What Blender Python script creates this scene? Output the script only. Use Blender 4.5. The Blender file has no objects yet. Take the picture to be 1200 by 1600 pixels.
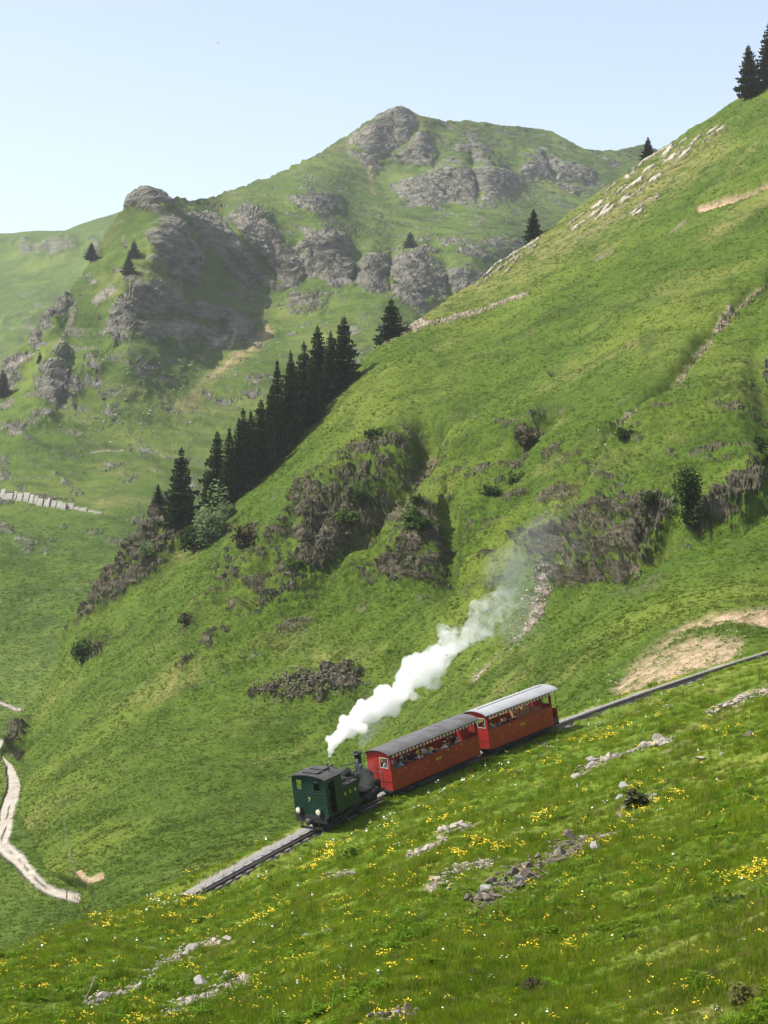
import bpy, bmesh, math, random
import numpy as np
from mathutils import Vector, Matrix, Euler

SC = bpy.context.scene
COL = SC.collection
rnd = random.Random(7)
rng = np.random.default_rng(7)
R = math.radians

# ------------------------------------------------------------------ camera, sky, sun, exposure
F = 3000.0                                    # focal length in photograph pixels (1600 high)
cam_d = bpy.data.cameras.new('camera')
cam_d.sensor_width = 36.0
cam_d.lens = 36.0 * F / 1600.0
cam_d.clip_start = 0.5
cam_d.clip_end = 9000
cam = bpy.data.objects.new('camera', cam_d)
cam.rotation_euler = (R(90), 0, 0)
COL.objects.link(cam)
SC.camera = cam

SUN_EL, SUN_AZ = R(52), R(-94)                # azimuth from +Y towards +X
sun_dir = Vector((math.sin(SUN_AZ) * math.cos(SUN_EL), math.cos(SUN_AZ) * math.cos(SUN_EL), math.sin(SUN_EL)))
world = bpy.data.worlds.new('World')
SC.world = world
world.use_nodes = True
wn = world.node_tree
bg = wn.nodes['Background']
sky = wn.nodes.new('ShaderNodeTexSky')
sky.sky_type = 'NISHITA'
sky.sun_disc = False
sky.sun_elevation = SUN_EL
sky.sun_rotation = SUN_AZ
sky.altitude = 1500
sky.air_density = 0.8
sky.dust_density = 5.5
sky.ozone_density = 1.0
hsv = wn.nodes.new('ShaderNodeHueSaturation')
hsv.inputs['Saturation'].default_value = 0.64
hsv.inputs['Hue'].default_value = 0.488
hsv.inputs['Value'].default_value = 1.08
wn.links.new(sky.outputs[0], hsv.inputs['Color'])
wn.links.new(hsv.outputs[0], bg.inputs[0])
bg.inputs[1].default_value = 0.15
sl = bpy.data.lights.new('sun', 'SUN')
sl.energy = 5.0
sl.angle = R(0.53)
sl.color = (1.0, 0.95, 0.86)
so = bpy.data.objects.new('sun', sl)
so.rotation_euler = sun_dir.to_track_quat('Z', 'Y').to_euler()
COL.objects.link(so)
SC.view_settings.view_transform = 'Standard'
SC.view_settings.look = 'None'
SC.view_settings.exposure = 0.72
SC.view_settings.gamma = 1.0
SC.view_settings.use_curve_mapping = False
SC.render.engine = 'CYCLES'
SC.cycles.use_denoising = True
SC.cycles.max_bounces = 12
SC.cycles.diffuse_bounces = 3
SC.cycles.transparent_max_bounces = 8
SC.cycles.volume_bounces = 10
SC.cycles.volume_step_rate = 1.0
SC.cycles.volume_max_steps = 256

def at(px, py, Y):
    return Vector(((px - 600) / F * Y, Y, (800 - py) / F * Y))

def proj(p):
    return (600 + F * p[0] / p[1], 800 - F * p[2] / p[1])

# ------------------------------------------------------------------ numpy noise
def _hash(ix, iy, iz, seed):
    h = ix * np.uint32(374761393) + iy * np.uint32(668265263) + iz * np.uint32(2246822519) + np.uint32(seed * 974711 & 0xffffffff)
    h = (h ^ (h >> np.uint32(13))) * np.uint32(1274126177)
    h ^= h >> np.uint32(16)
    h *= np.uint32(2654435761)
    return h ^ (h >> np.uint32(15))

def vnoise(P, seed=0):
    """gradient noise in about -1..1 on an (n,3) array"""
    P = P.astype(np.float32)
    Pl = np.floor(P)
    I = Pl.astype(np.int32).astype(np.uint32)
    f = P - Pl
    U = f * f * f * (f * (f * 6 - 15) + 10)
    fx, fy, fz = f[:, 0], f[:, 1], f[:, 2]
    def corner(dx, dy, dz):
        h = _hash(I[:, 0] + np.uint32(dx), I[:, 1] + np.uint32(dy), I[:, 2] + np.uint32(dz), seed)
        k = np.float32(1 / 511.5)
        g = ((h & np.uint32(1023)).astype(np.float32) * k - 1) * (fx - dx)
        g += (((h >> np.uint32(10)) & np.uint32(1023)).astype(np.float32) * k - 1) * (fy - dy)
        g += ((h >> np.uint32(20)) & np.uint32(1023)).astype(np.float32) * k * (fz - dz) - (fz - dz)
        return g
    def lerp(a, b, t):
        return a + (b - a) * t
    ux, uy, uz = U[:, 0], U[:, 1], U[:, 2]
    z0 = lerp(lerp(corner(0, 0, 0), corner(1, 0, 0), ux), lerp(corner(0, 1, 0), corner(1, 1, 0), ux), uy)
    z1 = lerp(lerp(corner(0, 0, 1), corner(1, 0, 1), ux), lerp(corner(0, 1, 1), corner(1, 1, 1), ux), uy)
    return lerp(z0, z1, uz) * 1.3

def fbm(P, scale, octv=4, seed=0, ridge=False, gain=0.5):
    P = P * np.asarray(scale)
    a, s, out = 1.0, 0.0, np.zeros(len(P))
    for i in range(octv):
        n = vnoise(P, seed + i * 17)
        if ridge:
            n = 1 - 2 * np.abs(n)
        out += a * n
        s += a
        a *= gain
        P = P * 2.03 + 11.7
    return out / s

def smooth(e0, e1, x):
    t = np.clip((x - e0) / (e1 - e0), 0, 1)
    return t * t * (3 - 2 * t)

# ------------------------------------------------------------------ 2d helpers on photograph-pixel space (used only to place features)
def seg_dist(px, py, pts, closed=False):
    """distance of each point to a polyline, and the side-signed offset parameter"""
    best = np.full(px.shape, 1e9)
    n = len(pts)
    for i in range(n if closed else n - 1):
        (ax, ay), (bx, by) = pts[i], pts[(i + 1) % n]
        dx, dy = bx - ax, by - ay
        L = dx * dx + dy * dy + 1e-9
        t = np.clip(((px - ax) * dx + (py - ay) * dy) / L, 0, 1)
        d = np.hypot(px - ax - t * dx, py - ay - t * dy)
        best = np.minimum(best, d)
    return best

def inside(px, py, pts):
    r = np.zeros(px.shape, bool)
    n = len(pts)
    for i in range(n):
        (ax, ay), (bx, by) = pts[i], pts[(i + 1) % n]
        if ay == by:
            continue
        c = ((ay > py) != (by > py)) & (px < (bx - ax) * (py - ay) / (by - ay) + ax)
        r ^= c
    return r

def poly_mask(px, py, pts, feather):
    d = seg_dist(px, py, pts, True)
    sgn = np.where(inside(px, py, pts), d, -d)
    return smooth(-feather, feather, sgn)

def tps_fit(ctrl):
    c = np.array(ctrl, float)
    X = c[:, :2] / 500.0
    w = 100.0 / c[:, 2]
    n = len(X)
    r2 = ((X[:, None] - X[None]) ** 2).sum(-1)
    K = 0.5 * r2 * np.log(r2 + 1e-12) + np.eye(n) * 2e-4
    Pm = np.hstack([np.ones((n, 1)), X])
    A = np.block([[K, Pm], [Pm.T, np.zeros((3, 3))]])
    sol = np.linalg.solve(A, np.concatenate([w, np.zeros(3)]))
    return X, sol

def tps_eval(fit, px, py):
    X, sol = fit
    n = len(X)
    x, y = px / 500.0, py / 500.0
    out = sol[n] + sol[n + 1] * x + sol[n + 2] * y
    for i in range(n):
        r2 = (x - X[i, 0]) ** 2 + (y - X[i, 1]) ** 2
        out += sol[i] * 0.5 * r2 * np.log(r2 + 1e-12)
    return out

def interp(pts, x):
    p = np.array(pts, float)
    return np.interp(x, p[:, 0], p[:, 1])

# ------------------------------------------------------------------ materials
MATS = {}
def node_mat(name):
    m = bpy.data.materials.new(name)
    m.use_nodes = True
    nt = m.node_tree
    b = nt.nodes['Principled BSDF']
    return m, nt, b

def N(nt, typ, **kw):
    n = nt.nodes.new(typ)
    for k, v in kw.items():
        setattr(n, k, v)
    return n

def mixc(nt, fac, a, b, mode='MIX'):
    n = N(nt, 'ShaderNodeMix', data_type='RGBA', blend_type=mode)
    for sock, v in ((n.inputs[0], fac), (n.inputs[6], a), (n.inputs[7], b)):
        if hasattr(v, 'is_output'):
            nt.links.new(v, sock)
        elif isinstance(v, (int, float)):
            sock.default_value = v
        else:
            sock.default_value = (*v, 1)
    return n.outputs[2]

def noise(nt, vec, scale, detail=4, rough=0.55, dist=0.0):
    n = N(nt, 'ShaderNodeTexNoise')
    n.inputs['Scale'].default_value = scale
    n.inputs['Detail'].default_value = detail
    n.inputs['Roughness'].default_value = rough
    n.inputs['Distortion'].default_value = dist
    nt.links.new(vec, n.inputs['Vector'])
    return n.outputs[0]

def ramp(nt, v, lo, hi):
    n = N(nt, 'ShaderNodeMapRange', interpolation_type='SMOOTHSTEP')
    nt.links.new(v, n.inputs[0])
    n.inputs[1].default_value = lo
    n.inputs[2].default_value = hi
    return n.outputs[0]

def math_n(nt, op, a, b=0.0):
    n = N(nt, 'ShaderNodeMath', operation=op)
    for i, v in enumerate((a, b)):
        if hasattr(v, 'is_output'):
            nt.links.new(v, n.inputs[i])
        else:
            n.inputs[i].default_value = v
    return n.outputs[0]

def attr(nt, name):
    n = N(nt, 'ShaderNodeAttribute')
    n.attribute_name = name
    return n.outputs['Fac']

def simple(name, c, rough=0.6, metal=0.0, var=0.25, scale=3.0, bump=0.0):
    """a plain paint / metal / cloth with a little procedural unevenness"""
    if name in MATS:
        return MATS[name]
    m, nt, b = node_mat(name)
    tc = N(nt, 'ShaderNodeTexCoord')
    n1 = noise(nt, tc.outputs['Object'], scale, 5, 0.65)
    dark = tuple(v * (1 - var) for v in c)
    light = tuple(min(1, v * (1 + var * 0.6)) for v in c)
    nt.links.new(mixc(nt, ramp(nt, n1, 0.3, 0.7), dark, light), b.inputs['Base Color'])
    b.inputs['Roughness'].default_value = rough
    b.inputs['Metallic'].default_value = metal
    if bump:
        bp = N(nt, 'ShaderNodeBump')
        bp.inputs['Strength'].default_value = 0.6
        bp.inputs['Distance'].default_value = bump
        nt.links.new(noise(nt, tc.outputs['Object'], scale * 3, 5), bp.inputs['Height'])
        nt.links.new(bp.outputs[0], b.inputs['Normal'])
    MATS[name] = m
    return m

def terrain_mat(name, s, g_dark, g_mid, g_light, rock_a, rock_b, bump):
    """grass / rock / soil / gravel ground; s = texture size in 1/metres"""
    m, nt, b = node_mat(name)
    tc = N(nt, 'ShaderNodeTexCoord')
    V = tc.outputs['Object']
    big = noise(nt, V, 0.05 * s, 5, 0.6)
    mid = noise(nt, V, 0.45 * s, 6, 0.65)
    fine = noise(nt, V, 2.6 * s, 5, 0.7)
    g = mixc(nt, ramp(nt, mid, 0.32, 0.68), g_dark, g_mid)
    g = mixc(nt, math_n(nt, 'MULTIPLY', ramp(nt, big, 0.45, 0.68), 0.8), g, g_light)
    big2 = noise(nt, V, 0.13 * s, 5, 0.65, 0.6)
    g = mixc(nt, math_n(nt, 'MULTIPLY', ramp(nt, big2, 0.50, 0.34), 0.6), g, tuple(v * .62 for v in g_dark))
    g = mixc(nt, math_n(nt, 'MULTIPLY', ramp(nt, fine, 0.5, 0.78), 0.55), g, g_light)
    g = mixc(nt, math_n(nt, 'MULTIPLY', ramp(nt, fine, 0.48, 0.25), 0.45), g, tuple(v * 0.55 for v in g_dark))
    straw = (0.20, 0.17, 0.065)
    g = mixc(nt, math_n(nt, 'MULTIPLY', attr(nt, 'dry'), ramp(nt, mid, 0.3, 0.65)), g, straw)
    # bedded rock
    mp = N(nt, 'ShaderNodeMapping')
    mp.inputs['Rotation'].default_value = (R(18), R(35), 0)
    mp.inputs['Scale'].default_value = (0.6, 0.6, 2.2)
    nt.links.new(V, mp.inputs[0])
    rn = noise(nt, mp.outputs[0], 0.55 * s, 8, 0.7, 0.4)
    rn2 = noise(nt, V, 2.2 * s, 5, 0.7)
    rk = mixc(nt, ramp(nt, rn, 0.35, 0.66), rock_a, rock_b)
    rk = mixc(nt, math_n(nt, 'MULTIPLY', ramp(nt, rn2, 0.5, 0.75), 0.4), rk, tuple(min(1, v * 1.35) for v in rock_b))
    rk = mixc(nt, math_n(nt, 'MULTIPLY', ramp(nt, rn2, 0.5, 0.32), 0.5), rk, tuple(v * 0.5 for v in rock_a))
    rk = mixc(nt, attr(nt, 'pale'), rk, mixc(nt, ramp(nt, rn2, 0.3, 0.7), (0.24, 0.205, 0.16), (0.44, 0.395, 0.335)))
    soil = mixc(nt, ramp(nt, fine, 0.3, 0.7), (0.21, 0.135, 0.08), (0.42, 0.32, 0.22))
    col = mixc(nt, attr(nt, 'rock'), g, rk)
    col = mixc(nt, attr(nt, 'soil'), col, soil)
    col = mixc(nt, attr(nt, 'road'), col, mixc(nt, ramp(nt, fine, .3, .7), (.25, .215, .175), (.38, .345, .295)))
    nt.links.new(col, b.inputs['Base Color'])
    b.inputs['Roughness'].default_value = 0.95
    b.inputs['Specular IOR Level'].default_value = 0.15
    bp = N(nt, 'ShaderNodeBump')
    bp.inputs['Strength'].default_value = 1.0
    bp.inputs['Distance'].default_value = bump
    h = math_n(nt, 'ADD', mid, math_n(nt, 'MULTIPLY', fine, 0.6))
    h = math_n(nt, 'ADD', h, math_n(nt, 'MULTIPLY', math_n(nt, 'MULTIPLY', rn, attr(nt, 'rock')), 1.6))
    h = math_n(nt, 'MULTIPLY', h, math_n(nt, 'SUBTRACT', 1.0, attr(nt, 'road')))
    nt.links.new(h, bp.inputs['Height'])
    nt.links.new(bp.outputs[0], b.inputs['Normal'])
    return m

# ------------------------------------------------------------------ tags and mesh building
def tag(o, label=None, cat=None, group=None, kind=None):
    if label: o['label'] = label
    if cat: o['category'] = cat
    if group: o['group'] = group
    if kind: o['kind'] = kind
    return o

def empty(name, loc=(0, 0, 0), rot=(0, 0, 0)):
    o = bpy.data.objects.new(name, None)
    o.empty_display_size = 0.3
    o.location = loc
    o.rotation_euler = rot
    COL.objects.link(o)
    return o

def link_mesh(name, me, parent=None):
    o = bpy.data.objects.new(name, me)
    COL.objects.link(o)
    if parent is not None:
        o.parent = parent
    return o

class MB:
    """collects simple solids, then links them as ONE mesh object"""
    def __init__(self):
        self.v, self.f, self.m, self.sm = [], [], [], []
    def add(self, verts, faces, mat=0, smooth=False):
        b = len(self.v)
        self.v += [tuple(p) for p in verts]
        for f in faces:
            self.f.append(tuple(b + i for i in f))
            self.m.append(mat)
            self.sm.append(smooth)
        return self
    def box(self, x0, x1, y0, y1, z0, z1, mat=0, bev=0.0):
        if bev > 0:
            c = [(x0 + bev, y0), (x1 - bev, y0), (x1, y0 + bev), (x1, y1 - bev), (x1 - bev, y1), (x0 + bev, y1), (x0, y1 - bev), (x0, y0 + bev)]
            return self.prism_z(c, z0, z1, mat)
        V = [(x, y, z) for z in (z0, z1) for y in (y0, y1) for x in (x0, x1)]
        return self.add(V, [(0, 2, 3, 1), (4, 5, 7, 6), (0, 1, 5, 4), (2, 6, 7, 3), (0, 4, 6, 2), (1, 3, 7, 5)], mat)
    def prism_z(self, poly, z0, z1, mat=0):
        n = len(poly)
        V = [(x, y, z0) for x, y in poly] + [(x, y, z1) for x, y in poly]
        Fs = [tuple(reversed(range(n))), tuple(range(n, 2 * n))] + [(i, (i + 1) % n, n + (i + 1) % n, n + i) for i in range(n)]
        return self.add(V, Fs, mat)
    def prism_x(self, poly, x0, x1, mat=0, smooth=False):
        """poly of (y, z) run along x"""
        n = len(poly)
        V = [(x0, y, z) for y, z in poly] + [(x1, y, z) for y, z in poly]
        Fs = [tuple(range(n)), tuple(reversed(range(n, 2 * n)))]
        self.add(V, Fs, mat)
        return self.add(V, [(i, n + i, n + (i + 1) % n, (i + 1) % n) for i in range(n)], mat, smooth)
    def prism_y(self, poly, y0, y1, mat=0):
        n = len(poly)
        V = [(x, y0, z) for x, z in poly] + [(x, y1, z) for x, z in poly]
        Fs = [tuple(reversed(range(n))), tuple(range(n, 2 * n))] + [(i, (i + 1) % n, n + (i + 1) % n, n + i) for i in range(n)]
        return self.add(V, Fs, mat)
    def tube(self, p0, p1, r0, r1=None, n=10, mat=0, caps=True):
        p0, p1 = Vector(p0), Vector(p1)
        r1 = r0 if r1 is None else r1
        d = (p1 - p0).normalized()
        a = d.orthogonal().normalized()
        c = d.cross(a)
        V = []
        for p, r in ((p0, r0), (p1, r1)):
            for i in range(n):
                t = 2 * math.pi * i / n
                V.append(p + (a * math.cos(t) + c * math.sin(t)) * r)
        self.add(V, [(i, (i + 1) % n, n + (i + 1) % n, n + i) for i in range(n)], mat, True)
        if caps:
            self.add(V, [tuple(reversed(range(n))), tuple(range(n, 2 * n))], mat)
        return self
    def lathe(self, base, axis, prof, n=16, mat=0):
        """prof: list of (radius, height along axis)"""
        base, d = Vector(base), Vector(axis).normalized()
        a = d.orthogonal().normalized()
        c = d.cross(a)
        V = []
        for r, h in prof:
            for i in range(n):
                t = 2 * math.pi * i / n
                V.append(base + d * h + (a * math.cos(t) + c * math.sin(t)) * max(r, 1e-4))
        Fs = [(k * n + i, k * n + (i + 1) % n, (k + 1) * n + (i + 1) % n, (k + 1) * n + i) for k in range(len(prof) - 1) for i in range(n)]
        return self.add(V, Fs, mat, True)
    def build(self, name, mats, parent=None):
        me = bpy.data.meshes.new(name)
        me.from_pydata(self.v, [], self.f)
        for m in (mats if isinstance(mats, (list, tuple)) else [mats]):
            me.materials.append(m)
        me.polygons.foreach_set('material_index', self.m)
        me.polygons.foreach_set('use_smooth', self.sm)
        me.update()
        return link_mesh(name, me, parent)

def grid_mesh(name, P, mat, attrs, facet=None):
    """P (rows, cols, 3) -> mesh object"""
    nr, nc = P.shape[:2]
    me = bpy.data.meshes.new(name)
    nv = nr * nc
    idx = np.arange(nv).reshape(nr, nc)
    q = np.stack([idx[1:, :-1], idx[1:, 1:], idx[:-1, 1:], idx[:-1, :-1]], -1).reshape(-1, 4)
    nf = len(q)
    me.vertices.add(nv)
    me.vertices.foreach_set('co', P.reshape(-1).astype(np.float32))
    me.loops.add(nf * 4)
    me.loops.foreach_set('vertex_index', q.reshape(-1).astype(np.int32))
    me.polygons.add(nf)
    me.polygons.foreach_set('loop_start', np.arange(0, nf * 4, 4, dtype=np.int32))
    me.polygons.foreach_set('loop_total', np.full(nf, 4, np.int32))
    me.polygons.foreach_set('use_smooth', np.ones(nf, bool) if facet is None else (facet.reshape(-1)[q].mean(-1) < .45))
    me.update(calc_edges=True)
    for k, a in attrs.items():
        at_ = me.attributes.new(k, 'FLOAT', 'POINT')
        at_.data.foreach_set('value', np.clip(a, 0, 1).reshape(-1).astype(np.float32))
    me.materials.append(mat)
    return link_mesh(name, me)

def grid_normals(P):
    du = np.gradient(P, axis=1)
    dv = np.gradient(P, axis=0)
    n = np.cross(du, dv)
    n /= np.linalg.norm(n, axis=-1, keepdims=True) + 1e-12
    s = np.sign((n * (-P)).sum(-1, keepdims=True))
    return n * np.where(s == 0, 1, s)

def sheet(fit, cols, top, bot, nrows, rowpow=1.0):
    t = np.linspace(0, 1, nrows)[:, None] ** rowpow
    tp, bt = interp(top, cols)[None], interp(bot, cols)[None]
    py = tp + t * (bt - tp)
    px = np.broadcast_to(cols[None], py.shape).copy()
    w = tps_eval(fit, px.ravel(), py.ravel()).reshape(px.shape)
    Y = 100.0 / np.maximum(w, 0.02)
    P = np.stack([(px - 600) / F * Y, Y, (800 - py) / F * Y], -1)
    return px, py, P

def with_back(P, runs, slope0, slope1, floor_z):
    """rows that carry the ground on over its crest, down the far side"""
    rows, base, prev = [], P[0].copy(), 0.0
    z = base[:, 2].copy()
    for i, r_ in enumerate(runs):
        k = i / max(1, len(runs) - 1)
        z = z - (r_ - prev) * (slope0 + (slope1 - slope0) * k)
        q = base.copy()
        q[:, 1] = base[:, 1] + r_
        q[:, 0] = base[:, 0] * (1 + 0.2 * r_ / base[:, 1])
        q[:, 2] = np.maximum(z, floor_z)
        rows.append(q)
        prev = r_
    return np.concatenate([np.stack(rows[::-1]), P], 0)

def box_blur(a, k, axis):
    k = int(k)
    a = np.moveaxis(a, axis, 0)
    e = np.concatenate([np.repeat(a[:1], k, 0), a, np.repeat(a[-1:], k + 1, 0)], 0)
    c = np.cumsum(e, 0)
    n = len(a)
    out = (c[2 * k:2 * k + n] - c[0:n] + e[0:n] * 0) / (2 * k)
    return np.moveaxis(out, 0, axis)

def steepen(P, core, amount, fade, kc):
    """turn the ground inside core into cliffs; the ledge above each takes the run back up"""
    Y = P[..., 1]
    g = np.clip(-np.diff(Y, axis=0, append=Y[-1:]), 0, None)
    c = box_blur(box_blur(core, kc, 1), 3, 0)
    S = np.zeros_like(Y)
    k = math.exp(-1.0 / fade)
    for r_ in range(len(Y) - 2, -1, -1):
        S[r_] = S[r_ + 1] * (k + (1 - k) * np.minimum(1, c[r_] * 1.2)) + g[r_] * c[r_] * amount
    S = box_blur(box_blur(S, kc, 1), 2, 0)
    return P * ((Y - S) / Y)[..., None]

def steep_rock(P, zone, lo, hi, jitter):
    nz = np.abs(grid_normals(P)[..., 2]).ravel()
    return smooth(lo, hi, nz + jitter) * zone

def pad(a, n):
    return np.concatenate([np.repeat(a[:1], n, 0), a], 0)

# ------------------------------------------------------------------ the railway line (3d curve), rail top
def track_curve():
    hp = [(-80, 33), (-8, 34.5), (-2, 38.5), (3, 42.8), (9, 44.5), (17, 46.5), (26, 51), (40, 57), (90, 70)]
    ds = 0.25
    pts = {}
    for sgn in (1, -1):
        x, y, z = -0.06, 125.7, -18.72
        s = 0.0
        pts[0.0] = (x, y, z)
        while abs(s) < 78:
            h = R(np.interp(s + sgn * ds / 2, [a for a, b in hp], [b for a, b in hp]))
            g = np.interp(s, [-80, -5, 18, 40, 80], [0.19, 0.185, 0.18, 0.19, 0.2])
            x += sgn * ds * math.sin(h); y += sgn * ds * math.cos(h); z += sgn * ds * g
            s = round(s + sgn * ds, 3)
            pts[s] = (x, y, z)
    S = np.array(sorted(pts))
    Q = np.array([pts[s] for s in S])
    return S, Q
TS, TQ = track_curve()
def track(s, off=0.0, dz=0.0):
    """point on the track, off metres to the near (right-hand, camera) side"""
    p = np.array([np.interp(s, TS, TQ[:, i]) for i in range(3)])
    a = np.array([np.interp(s + .3, TS, TQ[:, i]) for i in range(3)])
    b = np.array([np.interp(s - .3, TS, TQ[:, i]) for i in range(3)])
    d = a - b
    d /= np.hypot(d[0], d[1])
    nrm = np.array([d[1], -d[0], 0])
    return Vector(p + nrm * off + np.array([0, 0, dz])), Vector(d)
def track_frame(s):
    p, d = track(s)
    head = math.atan2(d.y, d.x)
    return p, (0, -math.atan(d.z), head)

# ------------------------------------------------------------------ TERRAIN
HAZE_FLOOR = -84.0
# ---- foreground slope: from below the camera up to and just past the railway
f_ctrl = [(600, 1600, 40), (1200, 1600, 31), (0, 1600, 57), (-150, 1600, 64), (1350, 1600, 29), (600, 1850, 27), (1200, 1850, 23), (0, 1850, 36),
          (0, 1492, 90), (-150, 1560, 80), (150, 1437, 101), (300, 1500, 74), (900, 1350, 68), (1150, 1250, 72), (600, 1420, 68)]
for s in (-14, -7, 0, 7, 14, 22, 30, 38, 46):
    p, _ = track(s, 1.0, -0.42)
    f_ctrl.append((*proj(p), p.y))
f_fit = tps_fit(f_ctrl)
f_top = [(-460, 1720), (-300, 1640), (-150, 1552), (0, 1491), (80, 1462), (150, 1437), (230, 1411), (290, 1391)]
for s in np.arange(-14, 60, 1.0):
    p, _ = track(s, -2.0, -0.42)
    q = proj(p)
    if q[0] > 304:
        f_top.append(q)
f_top = sorted(f_top)
cols = np.linspace(-420, 1420, 820)
fpx, fpy, FP = sheet(f_fit, cols, f_top, [(-200, 1850), (1400, 1850)], 360, 1.0)
flat = FP.reshape(-1, 3)
# keep the bed level under the track, roughen the rest
dtrack = np.full(len(flat), 1e9)
ztrack = np.zeros(len(flat)); sidetr = np.zeros(len(flat))
strk = np.zeros(len(flat))
for s in np.arange(-20, 66, 0.5):
    p, _ = track(s)
    d_ = np.hypot(flat[:, 0] - p.x, flat[:, 1] - p.y)
    dd_ = track(s)[1]
    sidetr = np.where(d_ < dtrack, (flat[:, 0] - p.x) * dd_.y - (flat[:, 1] - p.y) * dd_.x, sidetr)
    ztrack = np.where(d_ < dtrack, p.z, ztrack); strk = np.where(d_ < dtrack, s, strk)
    dtrack = np.minimum(dtrack, d_)
kt = smooth(7.0, 1.8, dtrack) * smooth(-18.5, -15, strk)
dtrack = dtrack + 6 * smooth(-16, -18.5, strk)
flat[:, 2] += kt * (ztrack - np.where(sidetr > 0, 0.30 - .37 * smooth(.46, .64, dtrack), 0.42) - flat[:, 2])
rough = smooth(1.9, 5.0, dtrack)
hF = (0.42 * fbm(flat, 0.16, 4, 3) + 0.16 * fbm(flat, 0.9, 3, 5) + 0.22 * fbm(flat, (0.25, 0.7, 0.7), 3, 9, ridge=True)) * rough
hF += 0.03 * fbm(flat, 2.5, 2, 4)
hF += .6 * smooth(1040, 1130, fpx.ravel()) * (sidetr > 0) * smooth(1.3, 2.6, dtrack) * smooth(14, 5, dtrack)
scree_lines = {
    'dark_rubble': ([(748, 1415), (800, 1385), (850, 1360), (905, 1330)], 13),
    'pale_row': ([(897, 1222), (925, 1203), (960, 1190), (1005, 1172), (1045, 1160)], 6),
    'upper_row': ([(1105, 1118), (1135, 1103), (1170, 1090), (1205, 1078)], 6),
    'slab_patch': ([(688, 1310), (712, 1302), (735, 1299)], 7),
    'pebble_patch': ([(672, 1395), (700, 1380), (725, 1366), (765, 1358)], 8),
    'bottom_rubble': ([(262, 1588), (310, 1570), (350, 1552), (388, 1536)], 11),
    'left_rubble': ([(138, 1570), (185, 1556), (228, 1542), (250, 1510), (300, 1486), (340, 1478)], 8),
    'small_heap': ([(478, 1477), (515, 1464)], 5),
    'tiny_heap': ([(515, 1372), (552, 1368)], 6),
    'mid_row': ([(640, 1345), (665, 1335), (690, 1325)], 6),
    'right_scatter': ([(965, 1275), (985, 1262), (1005, 1258), (1020, 1250)], 7),
    'corner_heap': ([(590, 1597), (640, 1592)], 7),
    'stony_strip': ([(855, 1335), (900, 1325), (960, 1305)], 6),
}
fx, fy = fpx.ravel(), fpy.ravel()
brk = fbm(flat, 1.3, 3, 23)
wob = 5 * fbm(flat, 0.5, 3, 21)
rockF = np.zeros(len(flat)); soilF = np.zeros(len(flat)); paleF = np.zeros(len(flat)); dryF = np.zeros(len(flat))
for k, (ln, wd) in scree_lines.items():
    d = seg_dist(fx, fy, ln) + wob * 1.6
    m_ = smooth(wd * 1.1, wd * 0.3, d) * smooth(-.3, .25, brk)
    soilF = np.maximum(soilF, m_ * (0.4 if k != 'dark_rubble' else 0.25))
    rockF = np.maximum(rockF, m_ * 0.9)
    paleF = np.maximum(paleF, m_ * (0.3 if k != 'dark_rubble' else 0.0))
    hF -= 0.10 * m_
for ln, wd in (([(1030, 1187), (1055, 1172), (1085, 1160)], 5), ([(1120, 1128), (1160, 1112)], 4), ([(900, 1330), (960, 1306)], 5)):
    m_ = smooth(wd, wd * .3, seg_dist(fx, fy, ln) + wob * .5)
    soilF = np.maximum(soilF, m_ * .8)
    hF -= 0.15 * m_
dryF = smooth(0.05, 0.5, fbm(flat, 0.12, 3, 31)) * 0.45
dryF = np.maximum(dryF, smooth(300, 60, np.hypot((fx - 1180), (fy - 1570) * 1.2)) * 0.6)
bed = smooth(2.3, 1.9, dtrack) * np.where(sidetr > 0, smooth(.66, .5, dtrack), 1)
soilF = np.maximum(soilF, bed * 0.4); rockF = np.maximum(rockF, bed); paleF = np.maximum(paleF, bed * .6)
flat[:, 2] += hF
BARE = np.zeros(len(flat))
for k, (ln, wd) in scree_lines.items():
    BARE = np.maximum(BARE, smooth(wd * 1.15, wd * .5, seg_dist(fx, fy, ln) + wob * 1.2))
FP = flat.reshape(FP.shape)
FPV = FP.copy()                         # visible part, used to set things down on the slope
nb = 10
FPb = with_back(FP, [0.4, 1, 2, 4, 7, 12, 20, 30, 45, 60], 0.45, 0.75, HAZE_FLOOR)
mF = terrain_mat('meadow_turf', 1.6, (0.058, 0.098, 0.006), (0.090, 0.138, 0.009), (0.145, 0.172, 0.02), (0.12, 0.10, 0.085), (0.30, 0.26, 0.22), 0.10)
sh = FP.shape[:2]
ground = grid_mesh('ground', FPb, mF, {k: pad(a.reshape(sh), nb) for k, a in (('rock', rockF), ('soil', soilF), ('pale', paleF), ('dry', dryF))})
tag(ground, 'grassy foreground slope falling to the railway', kind='structure')

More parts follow.
